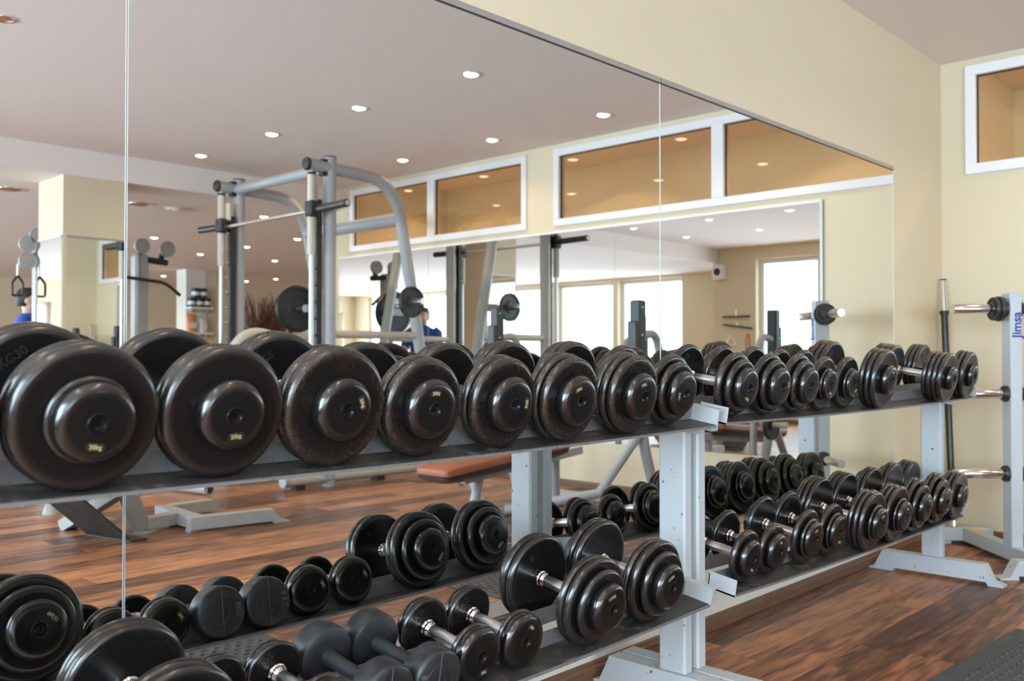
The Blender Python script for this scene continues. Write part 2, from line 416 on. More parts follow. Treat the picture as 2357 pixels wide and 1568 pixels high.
# big wall mirrors
def mirror_panel(lab, x0, x1, z0=.33, z1=1.982):
    t = thing('wall_mirror', lab, 'mirror', ((x0+x1)/2, 0, z0), 0, 'mirror panels on the dumbbell wall')
    w = (x1-x0)/2
    MB().box(-w, w, -.006, -.0005, 0, z1-z0).obj('mirror_glass', 'mirror', t)
    for s in (-1, 1):
        MB().box(min(s*w, s*(w+.0011)), max(s*w, s*(w+.0011)), -.0068, -.0005, 0, z1-z0).obj('polished_edge', 'mirror_edge', t)
    MB().box(-w, w, -.011, -.0005, z1-z0+.003, z1-z0+.021).obj('top_strip', 'alu', t)
    MB().box(-w, w, -.0075, -.0005, z1-z0-.0005, z1-z0+.003).obj('painted_gap_shadow', 'gap_shadow_dark', t)  # solid dark strip paints the shadow between glass and top strip
mirror_panel('large wall mirror panel at the far left, reflecting the mirrored pillar', -1.6, .8095)
mirror_panel('large middle wall mirror panel, between the two vertical joints', .8145, 2.6985)
mirror_panel('large wall mirror panel nearest the corner, ending beside bare wall', 2.7035, 4.813)

def end_mirror(lab, y0, y1, cap=False):
    t = thing('wall_mirror', lab, 'mirror', (XE, (y0+y1)/2, .36), 0, 'mirror panels under the high windows')
    w = (y1-y0)/2; h = 1.99-.36
    MB().box(-.006, -.0005, -w+.0015, w-.0015, 0, h).obj('mirror_glass', 'mirror', t)
    MB().box(-.013, -.0005, -w, w, h, h+.016).obj('top_strip', 'pvc_white', t)
    if cap:
        MB().box(-.016, -.0005, w, w+.018, 0, h+.016).obj('side_strip', 'alu', t)
end_mirror('silver-edged mirror panel under the high window, nearest the plate tree', -2.354, -.740, True)
end_mirror('middle mirror panel under the high windows, behind the bench press', -4.464, -2.356)
end_mirror('mirror panel under the high windows, farthest from the dumbbells', -5.82, -4.466)

# high windows in the end wall, and the daylight windows
def high_window(name, y0, y1, ym):
    t = bpy.data.objects.new(name, None); col.objects.link(t); struct(t); t.location = (XE, (y0+y1)/2, WIN_Z0)
    a, b = y0-t.location.y, y1-t.location.y; h = WIN_Z1-WIN_Z0; m = ym-t.location.y; f = .058
    def bar(nm, *q): MB().box(*q, bev=.004).obj(nm, 'pvc_white', t)
    bar('frame_rail', -.022, .05, a, b, 0, f); bar('frame_rail', -.022, .05, a, b, h-f, h)
    bar('frame_stile', -.022, .05, a, a+f, f, h-f); bar('frame_stile', -.022, .05, b-f, b, f, h-f)
    bar('mullion', -.022, .05, m-.048, m+.048, f, h-f)
    for (p, q) in ((a+f, m-.048), (m+.048, b-f)):
        pn = MB().box(.018, .022, p, q, f, h-f).obj('pane', 'glass_tan', t)
        g = MB()
        for s in ((p, p+.006, f, h-f), (q-.006, q, f, h-f), (p, q, f, f+.003), (p, q, h-f-.006, h-f)): g.box(.004, .017, *s)
        g.obj('gasket', 'gasket', pn)
high_window('window_1', *W_NEAR, -1.470)
high_window('window_2', *W_FAR, -4.422)
def day_window(name, x, y0, y1, z0, z1, bars=1, front=False):
    t = bpy.data.objects.new(name, None); col.objects.link(t); struct(t); t.location = (x, (y0+y1)/2, z0)
    if front: t.location = ((y0+y1)/2, x, z0); t.rotation_euler = (0, 0, R(90))
    w = (y1-y0)/2; h = z1-z0; f = .07
    def bar(nm, *q): MB().box(*q).obj(nm, 'pvc_white', t)
    bar('frame_rail', -.19, -.13, -w, w, 0, f); bar('frame_rail', -.19, -.13, -w, w, h-f, h)
    bar('frame_stile', -.19, -.13, -w, -w+f, f, h-f); bar('frame_stile', -.19, -.13, w-f, w, f, h-f)
    if bars: bar('mullion', -.19, -.13, -.04, .04, f, h-f)
    for (p, q) in (((-w+f, -.04), (.04, w-f)) if bars else ((-w+f, w-f),)):
        MB().box(-.163, -.157, p, q, f, h-f).obj('pane', 'glass_clear', t)
    MB().box(-.13, .035, -w, w, -.03, -.001).obj('window_sill', 'sill', t)
k = 3
for q in WEST_WIN: day_window('window_%d' % k, XW, *q); k += 1
for q in FAR_WIN: day_window('window_%d' % k, XG, *q, 0); k += 1
for q in FRONT_WIN: day_window('window_%d' % k, YF, *q, 0, True); k += 1

# mirrored pillar under the step in the ceiling
PX0, PX1, PY0, PY1 = 2.885, 3.395, -6.40, -5.87
pil = struct(MB().box(PX0, PX1, PY0, PY1, 0, ZL).obj('pillar', 'wall_cream'))
def pillar_mirror(lab, boxm, boxs):
    t = thing('pillar_mirror', lab, 'mirror', ((boxm[0]+boxm[1])/2, (boxm[2]+boxm[3])/2, boxm[4]), 0, 'mirrors on the pillar')
    l = t.location
    sh = lambda q: (q[0]-l.x, q[1]-l.x, q[2]-l.y, q[3]-l.y, q[4]-l.z, q[5]-l.z)
    MB().box(*sh(boxm)).obj('mirror_glass', 'mirror', t); MB().box(*sh(boxs)).obj('top_strip', 'alu', t)
pillar_mirror('tall mirror on the broad cream side of the pillar', (PX0+.03, PX1-.01, PY1+.001, PY1+.007, .1, 1.975), (PX0+.03, PX1-.01, PY1+.001, PY1+.010, 1.976, 1.992))
pillar_mirror('tall mirror on the window side of the pillar, full of daylight', (PX0-.007, PX0-.001, PY0+.01, PY1-.01, .1, 1.975), (PX0-.010, PX0-.001, PY0+.01, PY1-.01, 1.976, 1.992))

# ------------------------------------------------------------------ ceiling lights
def downlight(lab, x, y, z, on=True, r=.045, e=9.):
    t = thing('downlight', lab, 'ceiling light', (x, y, z), 0, 'recessed ceiling lights')
    dm = .40 if on else .10
    MB().lathe([(r, .0), (r, -.006), (r+.010, -.006), (r+.012, -.001), (r+.012, 0)], Matrix.Rotation(R(-90), 4, 'X') @ Matrix.Scale(-1, 4, (0, 1, 0)), 24).obj('trim_ring', 'chrome_ring', t)
    MB().lathe([(0, dm*r), (r*.35, .92*dm*r), (r*.65, .70*dm*r), (r*.88, .35*dm*r), (r, .001)], Matrix.Rotation(R(-90), 4, 'X'), 20).obj('lamp_face', 'lamp_glow' if on else 'lamp_off', t)
    if on:
        d = bpy.data.lights.new('lamp_light', 'SPOT'); d.energy = e; d.color = (1.0, .75, .47); d.spot_size = R(140); d.spot_blend = .7; d.shadow_soft_size = .05
        o = bpy.data.objects.new('lamp_light', d); col.objects.link(o); o.parent = t; o.location = (0, 0, -.03)
rowname = ['nearest the mirrors', 'second from the mirrors', 'third from the mirrors', 'fourth from the mirrors', 'last before the ceiling step']
for i, yy in enumerate((-1.02, -2.10, -3.19, -4.27, -5.36)):
    downlight('lit downlight in the row away from the windows, '+rowname[i], 3.80, yy, ZC, e=26)
    downlight('lit downlight in the row along the high windows, '+rowname[i], 5.08, yy, ZC, e=26)
for i, yy in enumerate((-1.02, -2.10, -3.15, -4.22, -5.36)):
    downlight('lit downlight in the row over the dumbbell lifting area, '+rowname[i], 1.16, yy, ZC, e=26)
    downlight('lit downlight in the row along the day windows, '+rowname[i], -.10, yy, ZC, e=26)
downlight('unlit downlight at the upper left edge of the mirror view', 1.57, -3.13, ZC, False)
downlight('wide unlit downlight left of the mirrored pillar', 2.83, -6.90, ZL, False, .105)
downlight('wide unlit downlight right of the mirrored pillar', 3.97, -6.86, ZL, False, .105)
far = [(5.23, -6.71), (6.53, -8.06), (6.53, -9.27), (6.55, -10.57), (7.80, -10.6), (5.23, -9.23), (9.6, -14.5), (9.7, -13.6), (6.8, -14.2), (7.9, -14.5), (6.3, -13.5), (8.2, -15.6), (10.6, -9.0), (1.5, -9.5), (9.2, -8.0)]
far_lab = ['just past the end of the window wall', 'right of the squat machine top bar', 'behind the squat machine posts', 'left of the squat machine', 'low behind the squat machine',
           'above the pulley column', 'over the counter, nearest the wall', 'over the counter, nearest the shelves', 'left of the supplement column', 'right of the supplement column', 'in front of the far door',
           'last before the far wall', 'over the room end past the windows', 'deep to the left behind the pillar', 'past the return wall']
for i, (a, b) in enumerate(far):
    downlight('small lit downlight in the low ceiling, '+far_lab[i], a, b, ZL, e=75)
v = thing('ceiling_vent', 'round white air outlet in the low ceiling beside an unlit downlight', 'vent', (4.36, -6.87, ZL))
MB().lathe([(.0, .02), (.05, .022), (.055, .014), (.10, .016), (.105, .008), (.13, .004), (.13, 0)], Matrix.Rotation(R(-90), 4, 'X'), 28).obj('vent_disc', 'ceiling_paint', v)
for i, yy in enumerate((-1.1, -3.3, -5.1)):
    downlight('warm downlight in the room behind the high windows, '+['near the corner', 'in the middle', 'far end'][i], 6.35, yy, 2.86, e=215)

# ------------------------------------------------------------------ dumbbell racks
TH = R(9.0); CT, ST = math.cos(TH), math.sin(TH)
TIER = {'U': (-.455, .828), 'L': (-.450, .322)}
def sag(t, x):
    left = x < 2.36
    a, b = (.17, 2.345) if left else (2.372, 4.62)
    w = min(max((x-a)/(b-a), 0), 1); q = 4*w*(1-w)     # heavy shelves bow in the middle
    if t == 'U': return -.004-.010*q if left else -.008*q
    return -.005-.015*q if left else -.004-.010*q-.022*w
def tp(t, x, s, n):
    y0, z0 = TIER[t]; return Vector((x, y0+s*CT-n*ST, z0+sag(t, x)+s*ST+n*CT))
def sweep(poly, t, x0, x1, n=20):
    b = MB(); m = len(poly); vs = []; fs = []
    for i in range(n+1):
        x = x0+(x1-x0)*i/n; vs += [tp(t, x, s, q) for (s, q) in poly]
    for i in range(n):
        for k in range(m):
            k2 = (k+1) % m; fs.append((i*m+k, i*m+k2, (i+1)*m+k2, (i+1)*m+k))
    fs += [tuple(reversed(range(m))), tuple(range(n*m, (n+1)*m))]
    return b.add(vs, fs)
SB = .281       # depth of a tier, front edge to back edge
def foot(x0, x1, parent):
    pr = [(-.010, 0), (-.022, 0), (-.022, .007), (-.045, .010), (-.085, .092), (-.540, .092), (-.575, .020), (-.618, .008), (-.618, 0), (-.555, 0), (-.545, .016), (-.145, .016), (-.135, 0)]
    return MB().prism(pr, x0, x1, lambda a, b, d: Vector((d, a, b))).obj('foot', 'silver_chipped', parent)
def rack(lab, xu0, xu1, xl0, xl1, posts, endL, endR):
    t = thing('dumbbell_rack', lab, 'rack', (0, 0, 0), 0, 'dumbbell racks')
    for (p0, p1, lo_in, up_in) in posts:
        MB().bbox(p0, p1, -.357, -.265, .090, .836, .006).obj('post', 'silver_chipped', t)
        foot(p0-.006, p1+.006, t)
        MB().box(p0+.002, p1-.002, -.44, -.13, .322, .330, None).obj('bracket', 'silver_paint', t) if 0 else None
        for tt in 'UL':
            pb = MB(); y0, z0 = TIER[tt]
            pb.prism([(.05, -.034), (.24, -.034), (.24, -.0035), (.05, -.0035)], p0+.004, p1-.004, lambda s, n, d, tt=tt: tp(tt, d, s, n))
            pb.obj('bracket', 'silver_paint', t)
    for tt, x0, x1 in (('U', xu0, xu1), ('L', xl0, xl1)):
        fr = sweep([(0, -.003), (.0925, -.003), (.0925, .042), (.0892, .042), (.0892, .002), (.003, .002), (.003, .0030), (0, .0030)], tt, x0, x1).obj('front_rail', 'rail_wear', t)
        sweep([(.006, .0022), (.088, .0022), (.088, .0036), (.006, .0036)], tt, x0+.004, x1-.004).obj('rubber_strip', 'tray_rubber', fr)
        br = sweep([(SB, -.003), (SB-.0925, -.003), (SB-.0925, .042), (SB-.0892, .042), (SB-.0892, .002), (SB-.003, .002), (SB-.003, .0030), (SB, .0030)], tt, x0, x1).obj('back_rail', 'rail_wear', t)
        for (s0, s1) in ((SB-.088, SB-.056), (SB-.048, SB-.020)):
            sweep([(s0, .0022), (s1, .0022), (s1, .0036), (s0, .0036)], tt, x0+.004, x1-.004).obj('rubber_strip', 'tray_rubber', br)
        for e, xe in ((0, x0), (1, x1)):
            d0, d1 = (xe, xe+.0045) if e == 0 else (xe-.0045, xe)
            for rail, (sa, sb) in ((fr, (0, .0925)), (br, (SB-.0925, SB))):
                b = MB().prism([(sa, -.003), (sb, -.003), (sb, .048), (sa, .048)], d0, d1, lambda s, n, d, tt=tt: tp(tt, d, s, n))
                fl0, fl1 = (d1, d1+.016) if (e == 0 and tt == 'U') else (d0, d0) if e == 0 else (d0-.004, d1+.004)
                o = b.obj('end_plate', 'silver_paint', rail)
                if e == 1:
                    MB().prism([(sa, .044), (sb, .044), (sb, .048), (sa, .048)], d1, d1+.022, lambda s, n, d, tt=tt: tp(tt, d, s, n)).obj('end_flange', 'silver_chipped', rail)
    return t
rack1 = rack('silver two-tier dumbbell rack on the left, holding the heaviest big-disc dumbbells', .17, 2.330, .24, 2.300, [(.20, .245, 0, 0), (2.308, 2.350, 0, 0)], 0, 1)
rack2 = rack('silver two-tier dumbbell rack on the right, next to the corner', 2.376, 4.625, 2.430, 4.470, [(2.380, 2.425, 0, 0), (4.448, 4.494, 0, 0)], 1, 0)
# printed sticker on the post of the left rack
MB().box(2.314, 2.340, -.2648, -.2642, .770, .800).obj('sticker', 'white_label', rack1)

# ------------------------------------------------------------------ dumbbells
H0, SC = .073, .140
KIND = {
 'F2': [(.106, .021), (.106, .021), (.106, .021), (.053, .022)], 'A': [(.1125, .029), (.1125, .029), (.066, .012), (.061, .024)], 'A2': [(.1115, .024), (.1115, .027), (.060, .027)], 'B': [(.103, .024), (.1005, .026), (.0625, .026)],
 'C': [(.105, .020), (.105, .020), (.100, .024), (.061, .026)], 'D': [(.100, .025), (.083, .023), (.061, .022)], 'E': [(.096, .024), (.057, .013), (.052, .011)],
 'F': [(.114, .022), (.114, .022), (.114, .022), (.057, .022)], 'G': [(.108, .021), (.108, .021), (.108, .021), (.108, .021), (.051, .021)],
 'G3': [(.108, .021), (.108, .021), (.106, .022), (.052, .020)], 'S': [(.083, .023), (.058, .022)], 'T': [(.095, .022), (.067, .013), (.060, .016)],
 'H': [(.112, .021), (.112, .021), (.112, .021), (.068, .012), (.060, .020)], 'I': [(.112, .021), (.112, .021), (.092, .022), (.060, .020)],
 'P': [(.111, .023), (.111, .023), (.088, .022), (.061, .026)], 'five': [(.067, .013), (.064, .025)], 'rub': [(.063, .058)], 'small': [(.0615, .014), (.058, .024)],
}
PM = {}
def plate_mesh(r, t, m, cap):
    key = (r, t, m, cap)
    if key in PM: return PM[key]
    b = MB()
    if cap:   # dished end boss: rounded shoulder, flat face, recessed screw well
        rr = min(.0145, t*.75)
        pr = [(0, 0), (r*.985, 0), (r, .002)]+[(r-rr+rr*math.cos(R(a)), t-rr+rr*math.sin(R(a))) for a in (0, 22, 45, 68, 90)]
        pr += [(.0165, t), (.0155, t+.001), (.0135, t+.001), (.0125, t-.0015), (.0105, t-.004), (.005, t-.005), (.0045, t-.009), (0, t-.009)]
    else:     # cast disc: rounded rim, slight raised edge
        rr = t*.48
        pr = [(0, .0005), (r-rr-.004, .0005)]+[(r-rr+rr*math.cos(R(a)), rr+rr*math.sin(R(a))) for a in (-90, -60, -30, 0)]+[(r-rr+rr*math.cos(R(a)), t-rr+rr*math.sin(R(a))-.0005) for a in (0, 30, 60, 90)]
        pr += [(r-rr-.006, t-.0015), (r*.55, t-.0018), (0, t-.0018)]
    pr = [(a, -b_) for (a, b_) in pr]      # towards local -Y
    b.lathe(pr, None, 48)
    me = b.mesh('plate', m)
    import bmesh
    bm = bmesh.new(); bm.from_mesh(me); bmesh.ops.recalc_face_normals(bm, faces=bm.faces); bm.to_mesh(me); bm.free()
    sharp(me)
    PM[key] = me
    return me
def lathe_me(key, pr, m, n=24):
    if key not in PM:
        me = MB().lathe(pr, None, n).mesh('turned', m)
        import bmesh
        bm = bmesh.new(); bm.from_mesh(me); bmesh.ops.recalc_face_normals(bm, faces=bm.faces); bm.to_mesh(me); bm.free()
        sharp(me); PM[key] = me
    return PM[key]
def slot_mesh():
    if 'slot' not in PM: PM['slot'] = MB().prism(rrect(.030, .0125, .0062), 0, .0003, lambda a, b, d: Vector((a, -d, b))).mesh('label_slot', 'groove')
    return PM['slot']
def dumbbell(lab, tier, kind, x, txt=None, ang=0., worn=False, emb=None, roll=0.):
    spec = KIND[kind]; Rm = spec[0][0]
    sc = .1280 if kind in ('H', 'I', 'F', 'F2', 'G', 'G3') else SC     # long heavy heads overhang the front edge
    t = thing('dumbbell', lab, 'dumbbell', tp(tier, x, sc, Rm+.0040), 0, 'dumbbells on the racks')
    t.rotation_euler = (TH, 0, 0)
    rub = kind == 'rub'
    # handle
    if rub:
        link('handle', lathe_me('hr', [(.019, -H0-.004), (.0165, -H0+.012), (.0155, -.02), (.0160, 0), (.0155, .02), (.0165, H0-.012), (.019, H0+.004)], 'rubber'), t)
    else:
        link('handle', lathe_me('hc', [(.0130, -H0-.002), (.0130, -.052), (.0142, -.046), (.0150, 0), (.0142, .046), (.0130, .052), (.0130, H0+.002)], 'chrome'), t)
        for s in (1, -1):
            c = link('collar', lathe_me('col', [(.0150, -H0-.001), (.0205, -H0+.001), (.0205, -H0+.006), (.0175, -H0+.009), (.0185, -H0+.011), (.0185, -H0+.015), (.0145, -H0+.020)], 'chrome_ring'), t)
            c.rotation_euler = (0, 0, 0 if s > 0 else math.pi)
    for s in (0, 1):
        rot = (0, 0, 0 if s == 0 else math.pi); sg = -1 if s == 0 else 1
        yy = H0; n = len(spec); last = None
        for i, (r, th) in enumerate(spec):
            if rub:
                key = 'rubhead'
                if key not in PM:
                    prf = [(0, 0), (.034, 0), (.056, .002), (.0615, .006), (.063, .012), (.063, .048), (.0605, .055), (.056, .058), (.036, .058), (.035, .0570), (.034, .058), (.017, .058), (.016, .057), (.015, .0572), (0, .0572)]
                    PM[key] = lathe_me('rubhead0', [(a, -b_) for a, b_ in prf], 'rubber', 48)
                o = link('head', PM[key], t)
            else:
                cap = i == n-1
                nm = 'end_cap' if cap else 'disc'
                m = 'cap_black' if cap or kind in ('five', 'small') and i > 0 else ('iron_worn' if worn and i >= n-2 else 'iron' if not worn else 'iron_rim')
                o = link(nm, plate_mesh(r, th+(0 if cap else -.0006), m, cap), t)
            o.location = (0, sg*yy, 0); o.rotation_euler = rot
            yy += th; last = o
        if rub:
            # moulding seam down the face
            sm = MB().box(-.0006, .0006, -.0586, -.0574, -.058, .058).obj('mould_seam', 'seam_line', last)
            if txt:
                q = link('lettering', text_mesh(txt, .019, 'seam_line', .0006), last); q.location = (-.045*math.cos(R(10)), -.0585, 0); q.rotation_euler = (R(90), R(95), 0)
        elif txt:
            rc = spec[-1][0]; th = spec[-1][1]; rad = min(rc*.56, rc-.020)
            a = R(ang if s == 0 else ang*1.7+40)
            sl = link('label_slot', slot_mesh(), last); sl.location = (rad*math.cos(a), -th-.0001, rad*math.sin(a)); ra = a-R(90) if math.sin(a) > -.3 else a+R(90)
            sl.rotation_euler = (0, -ra-roll, 0)
            q = link('lettering', text_mesh(txt, .0100, 'gold_paint', .0003, .0001), last); q.location = (rad*math.cos(a), -th-.0008, rad*math.sin(a)); q.rotation_euler = (R(90), -ra-roll, 0)
        if emb and not rub:
            fd = [c for c in t.children if c.name.startswith('disc') and abs(c.location.y-sg*H0) < 1e-4]
            if fd:
                q = link('cast_lettering', text_mesh(emb, .021, 'emboss', .0010, .0004), fd[0]); a = R(130 if s == 0 else 55); q.location = (Rm*.64*math.cos(a), .0002, Rm*.64*math.sin(a)); q.rotation_euler = (R(-90), R(180)-a+R(90), 0)
    return t
LR, RR = 'left rack', 'right rack'
DB = [
 # upper tier, left rack
 ('U', 'A', 0.323, '30kg', -80, 0, None, 'dumbbell cut by the left picture edge, upper shelf of the left rack'),
 ('U', 'A', 0.557, '30kg', -95, 0, 'KG30', 'largest nearest dumbbell with stepped hub, upper shelf of the left rack'),
 ('U', 'A2', 0.785, '25kg', -85, 0, None, 'big smooth-hub dumbbell, second whole one on the left rack upper shelf'),
 ('U', 'A2', 1.009, '20kg', 25, 1, 'KG5', 'big dumbbell with brownish face, third whole one on the left upper shelf'),
 ('U', 'B', 1.224, '20kg', 95, 1, None, 'rusty-faced 20 kg dumbbell with label above its hub screw'),
 ('U', 'B', 1.456, '20kg', 5, 1, None, 'rusty-faced 20 kg dumbbell with label right of its hub screw'),
 ('U', 'C', 1.666, '30kg', 120, 1, None, 'three-disc 30 kg dumbbell left of its twin, left rack upper shelf'),
 ('U', 'C', 1.917, '30kg', 110, 1, None, 'three-disc 30 kg dumbbell beside the last one on the left upper shelf'),
 ('U', 'D', 2.138, '15kg', 190, 1, None, 'stepped 15 kg dumbbell at the right end of the left upper shelf'),
 # upper tier, right rack
 ('U', 'D', 2.483, '15kg', 250, 0, 'KG15', 'stepped dumbbell first from the left on the right rack upper shelf'),
 ('U', 'D', 2.691, '15kg', 15, 0, None, 'stepped dumbbell second from the left on the right upper shelf'),
 ('U', 'D', 2.893, None, 0, 1, None, 'stepped dumbbell with grey worn rim, third on the right upper shelf'),
 ('U', 'E', 3.089, '10kg', 265, 0, None, 'single-disc dumbbell, fourth on the right rack upper shelf'),
 ('U', 'E', 3.281, '10kg', 300, 0, None, 'single-disc dumbbell just left of a thick three-disc one, right upper shelf'),
 ('U', 'F', 3.492, '25kg', 100, 0, 'KG5', 'thick three-disc dumbbell left of the gap on the right upper shelf'),
 ('U', 'G', 4.132, '35kg', 100, 0, None, 'four-disc dumbbell right of the gap on the right upper shelf'),
 ('U', 'G3', 4.470, '32kg', 80, 0, '8', 'last dumbbell at the corner end of the right upper shelf'),
 # lower tier, right rack
 ('L', 'S', 2.563, '7kg', 255, 0, 'KG', 'small single-disc dumbbell first from the left on the right lower shelf'),
 ('L', 'S', 2.731, '7kg', 100, 0, None, 'small single-disc dumbbell second on the right rack lower shelf'),
 ('L', 'T', 2.970, '12kg', 110, 0, None, 'stepped dumbbell third from the left on the right lower shelf'),
 ('L', 'T', 3.162, '12kg', 265, 0, 'KG5', 'stepped dumbbell fourth from the left on the right lower shelf'),
 ('L', 'H', 3.392, '25kg', 110, 0, None, 'bulky three-disc dumbbell fifth from the left on the right lower shelf'),
 ('L', 'H', 3.624, '25kg', 100, 0, None, 'bulky three-disc dumbbell fifth... ', ),
 ('L', 'I', 3.880, '27kg', 90, 0, None, 'bulky dumbbell third from the corner on the right lower shelf'),
 ('L', 'I', 4.112, '27kg', 280, 0, None, 'bulky dumbbell second from the corner on the right lower shelf'),
 ('L', 'F2', 4.334, '22kg', 280, 0, None, 'dumbbell nearest the corner on the right rack lower shelf'),
 # lower tier, left rack
 ('L', 'P', 0.710, '17,5kg', 60, 0, None, 'large dumbbell at the bottom left corner, left rack lower shelf'),
 ('L', 'small', 0.885, '4kg', 70, 0, None, 'small round dumbbell half hidden behind the large bottom left one'),
 ('L', 'small', 1.009, '4kg', 70, 0, 'KG', 'small chrome-handled dumbbell left of the two rubber ones'),
 ('L', 'rub', 1.135, '9KG', 0, 0, None, 'all-rubber drum dumbbell, the left one of the pair, lower shelf'),
 ('L', 'rub', 1.262, '8 KG', 0, 0, None, 'all-rubber drum dumbbell, the right one of the pair, lower shelf'),
 ('L', 'five', 1.402, '5kg', 285, 0, 'KG', 'small 5 kg dumbbell with label below its screw, lower shelf'),
 ('L', 'five', 1.543, '5kg', 70, 0, 'KG', 'small 5 kg dumbbell with label above its screw, lower shelf'),
 ('L', 'P', 1.785, '17,5kg', 110, 0, '5', 'stepped two-disc dumbbell left of the last one on the left lower shelf'),
 ('L', 'P', 2.042, '17,5kg', 120, 0, None, 'stepped two-disc dumbbell at the right end of the left lower shelf'),
]
for q in DB:
    lab = q[7]
    if lab.startswith('bulky three-disc dumbbell fifth...'): lab = 'bulky three-disc dumbbell sixth from the left on the right lower shelf'
    dumbbell(lab, q[0], q[1], q[2], q[3], q[4], bool(q[5]), q[6])

# ------------------------------------------------------------------ plate tree in the corner
RT = Vector((.688, -.726, 0)); FW = Vector((.726, .688, 0))
def plate_tree():
    org = Vector((5.026, -.503, 0))
    t = thing('plate_tree', 'silver plate tree with chrome pegs standing in the corner', 'plate rack', org, math.atan2(RT.y, RT.x))
    # local x = along the pegs (RT), local y = FW
    MB().bbox(-.029, .029, -.042, .042, .075, 1.335, .004).obj('upright', 'silver_paint', t)
    for z in (1.256, .835, .440):
        for s in (-1, 1):
            p = MB().lathe([(0, 0), (.023, 0), (.024, .003), (.024, .255), (.022, .262), (0, .262)], Matrix.Translation((s*.029, 0, z)) @ Matrix.Rotation(R(90 if s < 0 else -90), 4, 'Z'), 24).obj('peg', 'peg_chrome', t)
            MB().lathe([(.0245, .0), (.040, 0), (.040, .012), (.036, .018), (.0245, .018)], Matrix.Translation((s*.029, 0, z)) @ Matrix.Rotation(R(90 if s < 0 else -90), 4, 'Z'), 24).obj('rubber_collar', 'black_plastic', p)
    MB().box(-.022, .022, -.0425, -.0428, 1.335, 1.336).obj('top_cap', 'silver_paint', t)
    q = link('lettering', text_mesh('Jimsa', .062, 'blue_print', .0004, .0016), t); q.location = (.004, -.0430, 1.175); q.rotation_euler = (R(90), R(-90), 0)
    # base: two feet joined by cross members
    MB().bbox(-.155, .14, .455, .520, .016, .086, .003).obj('base_beam', 'silver_paint', t)
    MB().bbox(-.030, .030, -.29, .455, .016, .086, .003).obj('base_beam', 'silver_paint', t)
    MB().bbox(-.17, .24, -.36, -.29, .016, .086, .003).obj('base_beam', 'silver_paint', t)
    for (xx, yy, s_) in ((-.17, -.325, -1), (.24, -.325, 1)):
        MB().prism([(0, .086), (.04, .012), (.085, .008), (.085, 0), (0, 0)], -.035, .035, lambda a, b, d, s=s_, yy=yy, xx=xx: Vector((xx+s*a, yy+d, b))).obj('foot', 'silver_chipped', t)
    for (xx, yy) in ((-.12, .487), (.10, .487)):
        MB().box(xx-.03, xx+.03, yy-.028, yy+.028, 0, .016).obj('foot', 'silver_chipped', t)
    MB().box(-.030, .030, .30, .40, .0865, .0872).obj('warning_sticker', 'yellow', t)
    MB().box(-.0306, -.0302, -.20, -.16, .035, .062).obj('sticker', 'white_label', t)
plate_tree()
def plate_profile(r, t, hole=.026):
    return [(hole, 0), (r*.42, 0), (r*.45, t*.25), (r*.82, t*.25), (r*.86, 0), (r*.97, 0), (r, t*.15), (r, t*.85), (r*.97, t), (r*.86, t), (r*.82, t*.75), (r*.45, t*.75), (r*.42, t), (hole, t), (hole, 0)]
def weight_plate(lab, loc, axis_rz, r, t, m='black_plastic', tilt=0.):
    o = thing('weight_plate', lab, 'weight plate', loc, axis_rz, 'loose weight plates')
    MB().lathe(plate_profile(r, t), None, 40).obj('disc', m, o)
    MB().lathe([(.0255, -.002), (.034, -.002), (.034, t+.002), (.0255, t+.002)], None, 24).obj('hub_ring', 'black_satin', o)
    return o
base = Vector((5.026, -.503, 1.256)); az = math.atan2(RT.y, RT.x)+R(90)
weight_plate('small black plate against the upright on the plate tree top peg', base-RT*.052, az, .062, .022)
weight_plate('small black plate, outer one on the plate tree top peg', base-RT*.077, az, .058, .020)

# barbell leaning in the corner
def barbell():
    p0 = Vector((5.345, -.118, .0875)); p1 = Vector((5.462, -.034, 1.455))
    t = thing('barbell', 'black barbell with silver sleeves leaning in the room corner', 'barbell', p0)
    L = lambda a: (p1-p0)*a
    MB().tube([L(.0), L(.055)], .020, 16).obj('sleeve', 'peg_chrome', t)
    MB().tube([L(.055), L(.865)], .0185, 16).obj('shaft', 'black_satin', t)
    MB().tube([L(.855), L(.868)], .0245, 16).obj('collar', 'black_plastic', t)
    MB().tube([L(.868), L(.997)], .0185, 16).obj('sleeve', 'peg_chrome', t)
    MB().tube([L(.995), L(1.0)], .020, 16).obj('end_cap', 'black_plastic', t)
barbell()

# rubber floor mats with oval lugs
def floor_mat(lab, cx, cy, w, h, rz):
    t = thing('rubber_mat', lab, 'mat', (cx, cy, .0), rz, 'rubber mats in front of the racks')
    MB().bbox(-w/2, w/2, -h/2, h/2, .0005, .010, .003).obj('mat_sheet', 'mat_rubber', t)
    b = MB(); nx = int((w-.06)/.044); ny = int((h-.06)/.034)
    for i in range(nx):
        for j in range(ny):
            x = -w/2+.04+i*.044+(.022 if j % 2 else 0); y = -h/2+.035+j*.034; c = Vector((x, y, .0155)); a, bb = .015, .009
            if x > w/2-.025: continue
            ring = [Vector((x+a*math.cos(k*math.pi/4), y+bb*math.sin(k*math.pi/4), .0098)) for k in range(8)]
            top = [Vector((x+a*.6*math.cos(k*math.pi/4), y+bb*.6*math.sin(k*math.pi/4), .0145)) for k in range(8)]
            b.add(ring+top, [(k, (k+1) % 8, (k+1) % 8+8, k+8) for k in range(8)]+[tuple(range(8, 16))], True)
    o = b.obj('lugs', 'mat_rubber', t); o['kind'] = 'stuff'
floor_mat('black studded rubber mat at the bottom right, before the right rack', 3.27, -1.31, 1.00, 1.00, R(-3))
floor_mat('black studded rubber mat on the floor before the left rack', 1.33, -.97, 1.00, .52, R(1))

